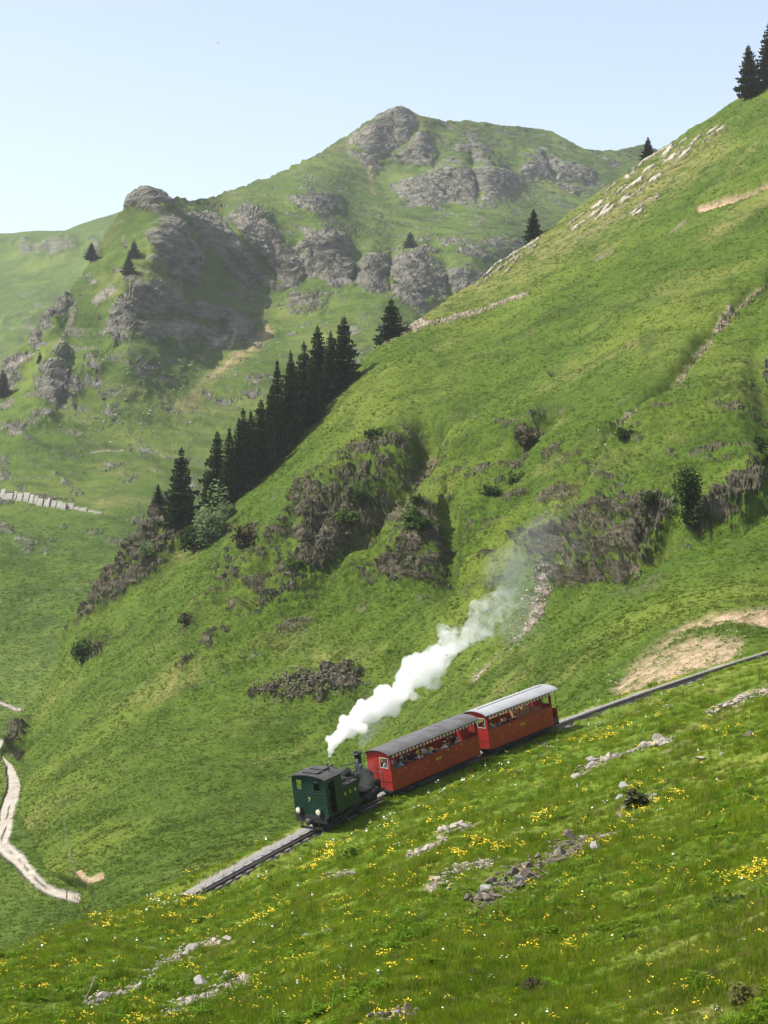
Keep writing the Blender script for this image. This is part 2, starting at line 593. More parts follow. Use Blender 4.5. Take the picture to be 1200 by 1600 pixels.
# ---- valley floor and the far mountain
m_ctrl = [(0, 1500, 200), (130, 1440, 217), (0, 1420, 228), (0, 1250, 310), (15, 1100, 480), (100, 1000, 560), (0, 900, 620), (200, 850, 660), (0, 780, 720),
          (150, 740, 790), (300, 640, 930), (0, 660, 860), (400, 600, 980), (600, 480, 1120), (0, 592, 930), (40, 540, 960), (100, 468, 1005), (140, 420, 1035),
          (165, 385, 1060), (205, 335, 1085), (230, 306, 1100), (238, 400, 1035), (228, 455, 1005), (300, 440, 1105), (400, 445, 1175), (330, 505, 1085), (380, 345, 1230), (300, 313, 1225), (185, 545, 955), (260, 560, 985), (480, 335, 1320), (520, 372, 1260),
          (510, 430, 1190), (600, 420, 1235), (700, 480, 1180), (345, 306, 1400), (400, 288, 1520), (540, 218, 1760), (632, 173, 1800), (760, 197, 1870), (880, 222, 1930),
          (1003, 232, 2020), (1200, 300, 2050), (600, 300, 1620), (700, 330, 1560), (760, 385, 1380), (840, 300, 1750), (540, 330, 1450), 
          (100, 600, 900), (200, 560, 930), (-200, 1100, 500), (-200, 800, 720), (-200, 760, 800), (300, 1390, 262), (500, 1000, 640), (800, 700, 1000),
          (1200, 600, 1400), (-200, 1400, 240), (200, 1300, 285), (900, 380, 1600)]
m_fit = tps_fit(m_ctrl)
m_top = [(-420, 900), (-220, 800), (-100, 690), (0, 592), (40, 540), (70, 500), (100, 468), (125, 440), (140, 420), (165, 385), (185, 355), (200, 338), (207, 318), (222, 306),
         (240, 307), (258, 320), (270, 312), (300, 313), (335, 312), (345, 306), (362, 302), (400, 288), (440, 272), (470, 262), (505, 240), (540, 218),
         (565, 205), (585, 195), (600, 183), (618, 175), (640, 174), (655, 183), (680, 188), (700, 190), (760, 197), (800, 203), (830, 206), (860, 212),
         (885, 225), (910, 237), (940, 240), (975, 236), (1003, 232), (1040, 240), (1100, 260), (1300, 330)]
m_bot = [(-400, 1720), (-220, 1660), (150, 1540), (330, 1400), (400, 1100), (450, 950), (700, 680), (1000, 450), (1300, 380)]
cols = np.linspace(-400, 1260, 900)
mpx, mpy, MP = sheet(m_fit, cols, m_top, m_bot, 480, 1.15)
flat = MP.reshape(-1, 3)
mx, my = mpx.ravel(), mpy.ravel()
Yf = flat[:, 1].copy()
far = smooth(500, 1000, Yf)
wob = 26 * fbm(flat, 0.022, 6, 41, gain=.62)
wx, wy = mx + wob, my + 20 * fbm(flat, 0.022, 6, 47, gain=.62)
cl = [  # (polygon in photograph pixels, strength)
    ([(205, 338), (208, 318), (222, 308), (240, 309), (256, 324), (250, 336)], .8),
    ([(240, 370), (270, 345), (300, 338), (330, 342), (345, 355), (400, 400), (455, 440), (462, 465), (430, 470), (380, 455), (330, 430), (300, 405), (290, 440), (262, 435), (238, 410)], 1.0),
    ([(350, 350), (385, 333), (415, 350), (440, 385), (465, 415), (462, 440), (420, 420), (370, 390)], 0.95),
    ([(468, 400), (480, 370), (510, 358), (530, 370), (545, 405), (560, 440), (545, 452), (510, 445), (475, 430)], 1.0),
    ([(560, 415), (575, 400), (595, 402), (607, 430), (602, 455), (575, 458), (560, 445)], 1.0),
    ([(612, 430), (630, 408), (650, 402), (672, 420), (700, 430), (720, 425), (748, 430), (752, 445), (735, 462), (690, 475), (645, 478), (618, 465)], 1.0),
    ([(200, 450), (240, 440), (270, 470), (310, 480), (360, 500), (400, 520), (380, 545), (320, 545), (270, 540), (215, 525), (180, 545), (160, 520)], 0.72),
    ([(60, 600), (80, 555), (95, 545), (105, 570), (100, 610), (80, 640), (62, 632)], 1.0),
    ([(20, 590), (0, 600), (0, 570), (40, 540), (70, 505), (100, 470), (110, 478), (80, 520), (50, 560)], 0.75),
    ([(460, 470), (490, 460), (510, 470), (500, 500), (465, 502)], 0.65),
    ([(555, 215), (590, 195), (605, 182), (622, 175), (640, 195), (660, 215), (678, 240), (668, 258), (640, 262), (615, 250), (590, 265), (575, 272), (560, 245)], 0.95),
    ([(612, 300), (650, 285), (690, 268), (730, 265), (742, 240), (770, 255), (800, 280), (806, 300), (770, 318), (720, 322), (670, 330), (625, 322)], 0.92),
    ([(815, 275), (825, 252), (850, 245), (880, 262), (925, 275), (920, 290), (890, 300), (850, 288)], 0.85),
    ([(455, 320), (480, 310), (520, 318), (525, 335), (500, 338), (465, 335)], 0.7),
    ([(660, 380), (740, 390), (800, 378), (812, 395), (760, 412), (700, 405)], 0.5),
    ([(690, 225), (740, 215), (760, 235), (740, 262), (705, 245)], 0.4),
    ([(985, 234), (1003, 230), (1010, 240), (985, 242)], 0.9),
    ([(100, 590), (150, 560), (170, 575), (130, 610), (115, 640)], 0.4),
    ([(260, 570), (330, 555), (330, 580), (270, 590)], 0.35),
    ([(20, 660), (70, 645), (90, 655), (40, 690), (0, 690), (0, 670)], 0.4),
]
rock = np.zeros(len(flat)); pale = np.zeros(len(flat)); soil = np.zeros(len(flat)); dry = np.zeros(len(flat))
core = np.zeros(len(flat))
patch = fbm(flat, (0.035, 0.035, 0.05), 5, 53)
for pts, st in cl:
    pm = poly_mask(wx, wy, pts, 15)
    core = np.maximum(core, pm * st)
for ln, wd in (([(262, 340), (300, 388), (330, 428), (378, 470), (440, 482)], 11), ([(236, 436), (275, 452), (330, 478), (400, 505)], 8), ([(345, 350), (385, 395), (440, 455)], 6),
               ([(470, 395), (540, 400), (600, 392)], 4), ([(210, 500), (280, 505), (350, 530)], 7), ([(552, 440), (566, 400)], 6), ([(608, 450), (614, 410)], 6), ([(690, 430), (700, 465)], 5),
               ([(600, 262), (660, 268), (730, 262), (800, 270)], 6), ([(655, 200), (640, 230), (600, 250)], 5), ([(735, 260), (748, 320)], 6), ([(850, 250), (870, 285), (920, 292)], 5)):
    core *= 1 - .85 * smooth(wd * 1.5, wd * .5, seg_dist(mx + .4 * wob, my + .4 * (wy - my), ln))
MP = steepen(MP, core.reshape(MP.shape[:2]), 0.42, 14, 4)
flat = MP.reshape(-1, 3).copy()
zone = smooth(0.05, 0.3, core)
hi_n = fbm(flat, (.10, .10, .20), 5, 59, gain=.62)
strat = np.stack([(flat[:, 0] * .64 + flat[:, 2] * .77) / 13, (flat[:, 0] * .77 - flat[:, 2] * .64) / 75, flat[:, 1] / 60], -1)
band = fbm(strat, 1.0, 4, 80, ridge=True, gain=.6)
rock = smooth(0.40, 0.52, core * .64 + .45 * patch + .55 * hi_n + .62 * band - .10)
scat = fbm(flat, (0.06, 0.06, 0.16), 4, 57)
scat_zone = np.maximum.reduce([poly_mask(wx, wy, [(100, 480), (200, 440), (420, 470), (560, 460), (640, 500), (560, 560), (380, 560), (250, 600), (120, 680), (30, 640)], 40),
                               0.9 * poly_mask(wx, wy, [(550, 355), (660, 365), (820, 370), (790, 415), (600, 400)], 25),
                               0.5 * poly_mask(wx, wy, [(0, 690), (300, 690), (280, 740), (0, 770)], 20)])
rock = np.maximum(rock, smooth(0.22, 0.42, scat + .25 * hi_n) * scat_zone * 0.85) * smooth(560, 720, Yf)
hM = 9 * far * fbm(flat, 0.006, 4, 61) + 3.2 * smooth(450, 900, Yf) * fbm(flat, 0.03, 4, 67)
hM += 2.0 * far * fbm(flat, (0.012, 0.05, 0.09), 3, 69, ridge=True) * (1 - rock)        # grassy ledges
hM += 0.6 * smooth(200, 400, Yf) * fbm(flat, 0.05, 4, 71)
rib = fbm(flat, (0.085, 0.085, 0.030), 4, 73, ridge=True)
bed_n = band
hM += core * (3.4 * (rib - .2) + 8.0 * (bed_n - .35)) + rock * (1.7 * fbm(flat, (.14, .14, .09), 5, 83, ridge=True, gain=.6)) + zone * (1.5 * fbm(flat, .05, 4, 85) + 2.2 * fbm(flat, (.09, .09, .2), 4, 86, ridge=True)) + 1.6 * far * np.clip(band, 0, 1) * smooth(.1, .5, scat_zone)
# stone walls and tracks across the valley
def line_m(x, y, ln, wd):
    return smooth(wd, wd * 0.35, seg_dist(x, y, ln))
mm = line_m(mx, my + 1.5 * np.sin(mx * .3), [(0, 756), (60, 751), (120, 744)], 2.2) * .55
rock = np.maximum(rock, mm)
mm = line_m(mx, my, [(140, 715), (160, 711), (190, 709)], 3.0)
pale = np.maximum(pale, mm); rock = np.maximum(rock, mm * .9)
mm = line_m(mx, my, [(330, 600), (380, 565), (420, 530), (410, 505)], 5) * 0.5
soil = np.maximum(soil, mm); dry = np.maximum(dry, line_m(mx, my, [(290, 640), (330, 600), (390, 560), (420, 530)], 16) * .9)
mm = line_m(mx, my, [(575, 270), (580, 300), (585, 330)], 6) * smooth(-.2, .3, patch)
soil = np.maximum(soil, mm * .55)
dry = np.maximum(dry, 0.6 * smooth(0.0, 0.5, fbm(flat, 0.02, 5, 91)) * smooth(300, 700, Yf))
hM += .5 * smooth(250, 500, Yf) * fbm(flat, .12, 4, 92) + 1.1 * far * fbm(flat, (.05, .12, .25), 3, 94, ridge=True) * (1 - rock)
pale = np.maximum(pale, 0.35 * smooth(0.15, 0.4, fbm(flat, 0.02, 3, 93)) * rock)
for ln, wd, st in (([(20, 585), (30, 572), (45, 560)], 7, .9), ([(330, 550), (350, 540)], 4, .8), ([(356, 556), (366, 538)], 4, .8), ([(152, 475), (178, 458)], 8, .8), ([(85, 560), (120, 480)], 6, .5)):
    mm = line_m(wx, wy, ln, wd) * st
    rock = np.maximum(rock, mm); pale = np.maximum(pale, mm * .8)
# the farm track in the valley bottom
road = [(-60, 1180), (0, 1162), (10, 1178), (19, 1200), (22, 1228), (12, 1262), (8, 1290), (2, 1318), (28, 1343), (52, 1372), (75, 1390), (105, 1400), (132, 1406)]
def spline(pts, n=6):
    pts = [np.array(a, float) for a in pts]
    out = []
    for i in range(len(pts) - 1):
        a, b, c, d = pts[max(i - 1, 0)], pts[i], pts[i + 1], pts[min(i + 2, len(pts) - 1)]
        for k in range(n):
            t = k / n
            out.append(tuple(.5 * (2 * b + (c - a) * t + (2 * a - 5 * b + 4 * c - d) * t * t + (3 * b - a - 3 * c + d) * t ** 3)))
    return out + [tuple(pts[-1])]
road = spline(road)
rd = seg_dist(mx, my, road)
rw = np.interp(my, [1160, 1250, 1345, 1405], [9, 13.5, 14, 8])
roadm = smooth(rw, rw * 0.66, rd + 3.0 * fbm(flat, (.4, .08, .08), 3, 97))
tuftline = smooth(3.0, .8, rd) * smooth(1230, 1290, my) * .4 * smooth(-.2, .2, fbm(flat, (.5, .06, .06), 2, 98))
road2 = seg_dist(mx, my, spline([(-60, 1080), (0, 1098), (18, 1106), (34, 1109)]))
roadm = np.maximum(roadm, smooth(3.4, 2.0, road2))
hM = hM * (1 - roadm * .9)
ROADF = roadm * (1 - tuftline)
pale = np.maximum(pale, 0)
nrm = grid_normals(MP).reshape(-1, 3)
flat += nrm * hM[:, None]
MP = flat.reshape(MP.shape)
nbm = 9
MPb = with_back(MP, [4, 10, 22, 45, 80, 130, 200, 280, 360], 0.25, 0.9, HAZE_FLOOR)
mM = terrain_mat('mountain_turf', 0.22, (0.036, 0.066, 0.007), (0.066, 0.110, 0.012), (0.115, 0.150, 0.026), (0.066, 0.064, 0.048), (0.195, 0.184, 0.148), 1.2)
sh = MP.shape[:2]
mount = grid_mesh('mountain', MPb, mM, {k: pad(a.reshape(sh), nbm) for k, a in (('rock', rock), ('soil', soil * .8), ('pale', pale), ('dry', dry), ('road', ROADF))}, pad(rock.reshape(sh), nbm))
tag(mount, 'green valley floor climbing to a rocky mountain', kind='structure')

# ---- pale ridge far behind on the left
b_fit = tps_fit([(0, 362, 2300), (240, 300, 2350), (-300, 390, 2250), (0, 600, 1750), (240, 560, 1800), (-300, 640, 1700), (0, 480, 2000), (400, 420, 2200)])
cols = np.linspace(-560, 420, 330)
bpx, bpy_, BP = sheet(b_fit, cols, [(-560, 420), (-320, 392), (-100, 368), (0, 363), (50, 360), (100, 357), (130, 346), (160, 338), (200, 326), (240, 312), (300, 330), (420, 400)], [(-560, 760), (420, 700)], 150)
flat = BP.reshape(-1, 3)
patch = fbm(flat, (0.02, 0.02, 0.03), 5, 101)
bx, by = bpx.ravel(), bpy_.ravel()
core = np.maximum.reduce([poly_mask(bx, by, [(15, 385), (40, 372), (60, 385), (110, 370), (130, 385), (100, 410), (60, 420), (30, 400)], 14),
                          poly_mask(bx, by, [(130, 380), (170, 365), (180, 385), (140, 420)], 14), .6 * poly_mask(bx, by, [(0, 500), (60, 470), (90, 480), (30, 540), (0, 545)], 14)])
rockB = smooth(0.45, 0.6, core * .6 + .6 * patch + .5 * fbm(flat, (.07, .07, .14), 4, 102)) * .8 * smooth(.02, .2, core)
rockB = np.maximum(rockB, smooth(.33, .5, fbm(flat, .03, 4, 103)) * .6)
flat += grid_normals(BP).reshape(-1, 3) * (14 * fbm(flat, .006, 5, 107) + 12 * core * fbm(flat, (.05, .05, .02), 4, 109, ridge=True))[:, None]
BP = flat.reshape(BP.shape)
BPb = with_back(BP, [10, 40, 100, 200, 300], .2, .9, HAZE_FLOOR)
zz = np.zeros(BP.shape[:2])
ridge_o = grid_mesh('hills', BPb, mM, {'rock': pad(rockB.reshape(BP.shape[:2]), 5), 'soil': pad(zz, 5), 'pale': pad(zz, 5), 'dry': pad(zz, 5)})
tag(ridge_o, 'pale green ridge far behind on the left', kind='structure')

# ---- the big hillside spur behind the railway
h_ctrl = [(1200, 128, 560), (1350, 40, 570), (1000, 255, 560), (820, 385, 530), (700, 480, 490), (580, 555, 458), (460, 685, 432), (370, 775, 416), (300, 850, 405),
          (200, 932, 398), (115, 1020, 388), (60, 1090, 385), (30, 1120, 384), (12, 1150, 372), (500, 1250, 240), (620, 1180, 236), (760, 1110, 216), (880, 1085, 186),
          (1000, 1062, 168), (1100, 1045, 161), (1200, 1020, 162), (1350, 990, 168), (130, 1407, 222), (300, 1392, 205), (300, 1300, 236), (45, 1345, 262), (36, 1240, 308),
          (38, 1185, 346), (-60, 1250, 400), (-60, 1345, 320), (20, 1420, 240), (130, 1480, 195), (-120, 1150, 600), (300, 1480, 175), (600, 1330, 190), (900, 1180, 150),
          (1200, 1090, 140), (250, 800, 436), (200, 870, 428), (280, 790, 440), (150, 950, 415), (1050, 600, 330), (1200, 560, 330), (700, 800, 330), (450, 950, 322), (860, 800, 300)]
h_fit = tps_fit(h_ctrl)
h_top = [(-160, 1330), (-40, 1230), (0, 1166), (12, 1146), (22, 1127), (45, 1100), (62, 1088), (90, 1040), (100, 1005), (120, 978), (150, 946), (170, 906), (190, 882), (203, 858), (222, 846),
         (235, 823), (245, 802), (262, 785), (275, 778), (288, 792), (302, 806), (322, 815), (340, 808), (370, 775), (420, 725), (460, 685), (500, 640), (535, 602), (560, 577),
         (582, 556), (625, 530), (660, 505), (700, 480), (740, 450), (770, 425), (820, 385), (860, 355), (900, 325), (960, 285), (1000, 255), (1050, 222), (1100, 190), (1150, 155),
         (1200, 126), (1360, 30)]
h_bot = [(-160, 1520), (130, 1500), (300, 1470), (500, 1370), (620, 1310), (880, 1200), (1200, 1110), (1360, 1060)]
cols = np.linspace(-150, 1340, 900)
hpx, hpy, HP = sheet(h_fit, cols, h_top, h_bot, 560, 1.0)
flat = HP.reshape(-1, 3)
hx, hy = hpx.ravel(), hpy.ravel()
w1 = 10 * fbm(flat, 0.09, 4, 111); w2 = 10 * fbm(flat, 0.09, 4, 117)
wx, wy = hx + w1, hy + w2
def carve(ln, wd, depth):
    d = seg_dist(wx, wy, ln)
    return -depth * np.exp(-(d / wd) ** 2)
hH = 2.4 * fbm(flat, 0.018, 4, 121) + 0.55 * fbm(flat, 0.12, 4, 123)
hH += 0.30 * fbm(flat, (0.16, 0.5, 0.75), 4, 127, ridge=True)
hH += 0.42 * fbm(flat, (0.05, 0.05, 0.70), 3, 128, ridge=True) * smooth(-.25, .3, fbm(flat, .03, 3, 129))
# gullies and the ribs between them
hH += carve([(1210, 425), (1160, 470), (1112, 520), (1050, 590), (990, 655), (940, 715), (900, 790), (875, 870), (825, 960), (735, 1062)], 10, 3.0)
hH += carve([(665, 670), (650, 710), (622, 760), (590, 805), (560, 850)], 23, 8.0)
hH += carve([(695, 790), (698, 850), (692, 915)], 22, 3.8)
hH += carve([(860, 655), (835, 690), (800, 745), (765, 790)], 14, 1.8)
hH += carve([(770, 600), (700, 680), (640, 770)], 26, 1.3)
hH += carve([(1200, 560), (1190, 640), (1200, 720)], 22, 4.0)
hH += carve([(850, 850), (900, 900), (980, 900), (1050, 850)], 14, 2.4)
hH += carve([(1100, 835), (1160, 825), (1210, 780)], 12, 2.4)
hH += carve([(480, 800), (440, 870), (400, 950)], 12, 3.0)
hH += carve([(560, 740), (520, 800), (490, 860)], 9, 2.6)
hH += carve([(400, 840), (370, 900), (350, 950)], 10, 2.0)
hH += carve([(960, 800), (930, 850), (900, 900)], 9, 2.2)
hH += carve([(1040, 790), (1000, 850), (975, 890)], 9, 2.2)
hH += carve([(560, 850), (500, 930), (440, 1000)], 16, 2.2)
hH += carve([(700, 470), (600, 620), (480, 790), (330, 990)], 40, -1.6)
hH += carve([(640, 760), (600, 830), (540, 920)], 18, -2.2)
hH += carve([(1010, 650), (960, 720), (930, 790)], 22, -1.6)
cl = [
    ([(468, 770), (520, 735), (575, 690), (650, 672), (660, 700), (632, 745), (600, 800), (560, 840), (515, 890), (480, 935), (440, 955), (395, 965), (375, 915), (420, 860)], 0.72),
    ([(480, 800), (520, 790), (560, 770), (600, 770), (590, 800), (550, 850), (510, 895), (470, 930), (470, 860)], 1.0),
    ([(350, 870), (400, 820), (420, 830), (400, 880), (360, 930), (340, 910)], .62),
    ([(650, 790), (695, 780), (700, 850), (695, 912), (650, 926), (600, 912), (590, 890), (630, 850)], 0.92),
    ([(560, 905), (610, 880), (640, 920), (590, 925)], 0.5),
    ([(790, 840), (850, 830), (900, 812), (960, 790), (1050, 775), (1055, 830), (1000, 890), (950, 915), (875, 930), (835, 915), (845, 880)], 0.85),
    ([(1085, 800), (1130, 780), (1165, 740), (1205, 670), (1205, 765), (1160, 815), (1100, 832)], 0.92),
    ([(1185, 560), (1210, 530), (1210, 620), (1195, 620)], 0.9),
    ([(790, 700), (835, 648), (862, 665), (835, 705), (800, 735)], 0.66),
    ([(925, 690), (960, 650), (1010, 635), (975, 690), (935, 730)], 0.55),
    ([(1105, 520), (1140, 480), (1200, 430), (1210, 450), (1150, 505), (1115, 535)], 0.7),
    ([(385, 1088), (450, 1058), (520, 1036), (575, 1046), (550, 1098), (480, 1104), (420, 1102)], 0.86),
    ([(270, 1060), (310, 1020), (330, 1030), (290, 1075)], .55), ([(370, 960), (400, 930), (420, 950), (385, 1000)], .5),
    ([(10, 1150), (22, 1127), (42, 1128), (46, 1160), (34, 1190), (14, 1184)], 1.0),
    ([(112, 1035), (125, 1005), (160, 985), (180, 1000), (140, 1040)], .68),
    ([(300, 960), (330, 930), (345, 950), (310, 985)], .5),
    ([(700, 500), (720, 498), (720, 506), (700, 508)], .2),
    # crags on the far edge of the spur
    ([(95, 1010), (120, 975), (150, 944), (170, 903), (190, 878), (203, 853), (222, 842), (235, 818), (245, 796), (262, 775), (285, 780), (305, 805), (312, 825), (296, 852), (255, 890), (205, 926), (160, 962), (120, 995)], 1.0),
]
core = np.zeros(len(flat))
for pts, st in cl:
    core = np.maximum(core, poly_mask(wx, wy, pts, 10) * st)
patch = fbm(flat, (0.12, 0.12, 0.16), 5, 131)
HP = steepen(HP, core.reshape(HP.shape[:2]), 0.28, 12, 4)
flat = HP.reshape(-1, 3).copy()
hi_n = fbm(flat, (.5, .5, .8), 5, 133, gain=.62)
rock = smooth(0.42, 0.54, core * .66 + .60 * patch + .85 * hi_n - .06)
# broken turf around the rock
zone = np.maximum.reduce([poly_mask(wx, wy, [(340, 880), (480, 740), (600, 660), (880, 640), (1000, 640), (1200, 560), (1200, 800), (1000, 920), (700, 940), (520, 960), (300, 1090), (240, 1060)], 40)])
rock = np.maximum(rock, smooth(.16, .34, fbm(flat, (0.16, .16, .3), 4, 137) + .4 * hi_n) * zone * .9)
pale = np.zeros(len(flat)); soil = np.zeros(len(flat)); dry = np.zeros(len(flat))
def hline(ln, wd):
    return smooth(wd, wd * .3, seg_dist(wx, wy, ln) + 3.0 * fbm(flat, .5, 3, 139))
# pale bedding slabs high on the right: long thin flakes along the slope
ang = R(-39)
ua = hx * math.cos(ang) + hy * math.sin(ang); va = -hx * math.sin(ang) + hy * math.cos(ang)
slabn = fbm(np.stack([ua / 36, va / 4.6, va * 0], -1), 1.0, 3, 141)
szone = np.maximum.reduce([poly_mask(hx, hy, [(1135, 195), (1040, 232), (960, 285), (930, 320), (885, 355), (900, 365), (960, 335), (1010, 300), (1050, 262), (1120, 215)], 9),
                           .95 * poly_mask(hx, hy, [(860, 360), (800, 400), (740, 448), (750, 455), (800, 425), (855, 380)], 6),
                           .8 * poly_mask(hx, hy, [(985, 340), (1030, 305), (1035, 310), (995, 345)], 5)])
slab = smooth(.05, .16, slabn + .25 * hi_n) * smooth(.2, .6, szone)
rock = np.maximum(rock, slab); pale = np.maximum(pale, slab)
hH += slab * .45
for ln, wd, st, pl in (([(582, 552), (610, 540), (640, 528), (668, 518), (700, 510)], 6, .95, .95), ([(700, 510), (740, 494), (780, 478), (825, 459)], 4.5, .9, .9),
                   ([(645, 520), (660, 510), (668, 516), (652, 526)], 8, 1, 1), ([(985, 335), (1030, 308)], 3, .6, .8),
                   ([(1000, 650), (965, 690), (935, 722)], 8, .9, .7), ([(1140, 480), (1115, 515)], 7, .9, .8),
                   ([(878, 868), (850, 905), (820, 960), (780, 1010), (735, 1058)], 9.5, .95, .8), ([(900, 380), (960, 350), (980, 345)], 3, .5, .6), ([(1210, 425), (1160, 470), (1112, 520), (1050, 590), (990, 655), (940, 715), (900, 790), (878, 868)], 8, .8, .4), ([(665, 670), (650, 710), (622, 760), (590, 805), (560, 850)], 9, .7, 0),
                   ([(1040, 370), (1080, 350)], 3, .5, .5), ([(930, 410), (960, 395)], 4, .5, .5)):
    mm = hline(ln, wd) * st * smooth(-.32, .05, hi_n)
    rock = np.maximum(rock, mm); pale = np.maximum(pale, mm * pl)
    soil = np.maximum(soil, mm * .35)
mm = hline([(1095, 332), (1130, 322), (1165, 312), (1210, 292)], 6.5)
soil = np.maximum(soil, mm); hH += -1.3 * mm
hH += carve([(1050, 348), (1120, 320), (1210, 283)], 5, -.8)
# slipped bank above the line on the right
bank = np.maximum(poly_mask(wx, wy, [(960, 1088), (985, 1050), (1010, 1032), (1050, 1010), (1080, 1012), (1130, 1018), (1165, 1020), (1130, 1048), (1060, 1072), (1000, 1095)], 8) * .8,
                  poly_mask(wx, wy, [(1055, 1003), (1090, 980), (1140, 970), (1230, 958), (1230, 998), (1160, 992), (1120, 996)], 7))
bank *= smooth(-.45, .1, fbm(flat, .5, 4, 149))
soil = np.maximum(soil, bank); pale = np.maximum(pale, bank * .3)
hH -= .5 * bank
for ln, wd in (([(128, 1372), (140, 1385), (160, 1378)], 8), ([(32, 1325), (50, 1335)], 4)):
    soil = np.maximum(soil, hline(ln, wd) * .8)
dry = np.maximum(dry, .6 * smooth(.05, .5, fbm(flat, .05, 4, 151)))
dry = np.maximum(dry, .7 * poly_mask(wx, wy, [(740, 440), (1000, 260), (1130, 200), (1140, 240), (1000, 340), (800, 450), (640, 520), (600, 530)], 30))
rib = fbm(flat, (0.22, 0.22, 0.34), 5, 153, ridge=True, gain=.6)
blk = fbm(flat, (.45, .45, .85), 4, 157, ridge=True, gain=.65)
hH += core * (3.0 * (rib - .35)) + zone * 1.3 * fbm(flat, (.3, .3, .45), 5, 159, ridge=True, gain=.65) + rock * .95 * blk * (1 - slab) * (1 - bank)
crag = poly_mask(wx, wy, cl[-1][0], 10)
hH += crag * (2.6 * fbm(flat, (0.2, 0.2, 0.16), 5, 163, ridge=True))
hH += (1 - rock) * (.20 * fbm(flat, .8, 3, 167) + .35 * fbm(flat, .3, 3, 169))
nrm = grid_normals(HP).reshape(-1, 3)
near_road = np.maximum(smooth(28, 10, seg_dist(hx, hy, [(x_, y_) for x_, y_ in road if y_ > 1185])), smooth(16, -6, hx - np.interp(hy, [1180, 1200, 1228, 1262, 1318, 1343, 1372, 1390, 1406, 1440], [16, 28, 30, 22, 8, 28, 52, 75, 132, 150])) * smooth(1165, 1185, hy))
flat += nrm * (hH * (1 - near_road * .8))[:, None]
flat *= (1 + .03 * near_road)[:, None]
HP = flat.reshape(HP.shape)
HPV = HP.copy()
HZONE = zone.reshape(HP.shape[:2]); HROCK = rock.reshape(HP.shape[:2]); HSOIL = soil.reshape(HP.shape[:2])
nbh = 9
HPb = with_back(HP, [1.5, 4, 8, 15, 26, 45, 70, 100, 140], 0.15, 0.9, HAZE_FLOOR)
mH = terrain_mat('hillside_turf', 0.55, (0.034, 0.064, 0.004), (0.057, 0.098, 0.007), (0.106, 0.136, 0.017), (0.034, 0.031, 0.019), (0.128, 0.112, 0.076), 0.5)
sh = HP.shape[:2]
hill = grid_mesh('hillside', HPb, mH, {k: pad(a.reshape(sh), nbh) for k, a in (('rock', rock), ('soil', soil), ('pale', pale), ('dry', dry))}, pad(rock.reshape(sh), nbh))
tag(hill, 'steep grassy hillside with dark crags behind the railway', kind='structure')

def on_grid(GP, gpx, gpy, px, py):
    """3d point of a terrain grid at a photograph pixel"""
    c = int(np.clip(np.searchsorted(gpx[0], px), 0, gpx.shape[1] - 1))
    r_ = int(np.clip(np.searchsorted(gpy[:, c], py), 0, gpy.shape[0] - 1))
    return Vector(GP[r_, c])
onF = lambda px, py: on_grid(FPV, fpx, fpy, px, py)
onH = lambda px, py: on_grid(HPV, hpx, hpy, px, py)
onM = lambda px, py: on_grid(MP, mpx, mpy, px, py)

# ------------------------------------------------------------------ haze over the valley
def haze_box():
    mb = MB().box(-1300, 1300, -60, 2760, HAZE_FLOOR - 1.5, 460)
    m = bpy.data.materials.new('valley_haze')
    m.use_nodes = True
    nt = m.node_tree
    nt.nodes.remove(nt.nodes['Principled BSDF'])
    v = N(nt, 'ShaderNodeVolumePrincipled')
    v.inputs['Color'].default_value = (0.93, 0.96, 1.0, 1)
    v.inputs['Density'].default_value = HAZE_DENS
    v.inputs['Anisotropy'].default_value = 0.25
    nt.links.new(v.outputs[0], nt.nodes['Material Output'].inputs['Volume'])
    o = mb.build('haze', m)
    tag(o, 'thin bluish summer haze filling the valley', kind='stuff')
HAZE_DENS = 0.00007
haze_box()

# ------------------------------------------------------------------ the railway track
steel = simple('rail_steel', (0.16, 0.15, 0.15), 0.35, 0.8, 0.3, 4)
rust = simple('rack_steel', (0.10, 0.075, 0.06), 0.6, 0.5, 0.4, 5)
ballast_pale = simple('ballast_pale', (0.255, 0.245, 0.23), 0.95, 0.0, 0.4, 9, 0.05)
sleeper_m = simple('sleeper_steel', (0.075, 0.066, 0.058), 0.8, 0.0, 0.5, 4)
ballast_m = simple('ballast_stone', (0.19, 0.18, 0.17), 0.95, 0.0, 0.5, 9, 0.05)
railway = empty('railway_track', track(-17)[0])
tag(railway, 'narrow rack railway track climbing across the meadow under the train', 'railway track')
def along(profile, s0, s1, ds, name, mat):
    """profile of (off, dz) swept along the line"""
    S = np.arange(s0, s1 + 1e-6, ds)
    mb = MB()
    n = len(profile)
    V = []
    for s in S:
        for off, dz in profile:
            V.append(track(s, off, dz)[0])
    Fs = [(k * n + i, k * n + (i + 1) % n, (k + 1) * n + (i + 1) % n, (k + 1) * n + i) for k in range(len(S) - 1) for i in range(n)]
    mb.add(V, Fs, 0)
    o = mb.build(name, mat, railway)
    o.matrix_parent_inverse = Matrix.Translation(-railway.location)
    return o
S0, S1 = -18, 60
for c in (0.40, -0.40):
    along([(c - .03, 0), (c + .03, 0), (c + .03, -.025), (c + .012, -.05), (c + .045, -.11), (c - .045, -.11), (c - .012, -.05), (c - .03, -.025)], S0, S1, 1.0, 'rail', steel)
along([(-.06, .05), (-.02, .05), (-.02, -.10), (.02, -.10), (.02, .05), (.06, .05), (.06, -.112), (-.06, -.112)], S0, S1, 1.0, 'rack_rail', rust)
along([(-1.45, -.45), (-1.25, -.28), (-.72, -.165), (-.62, -.19), (-1.3, -.5)], S0, S1, .5, 'ballast_shoulder', ballast_pale)
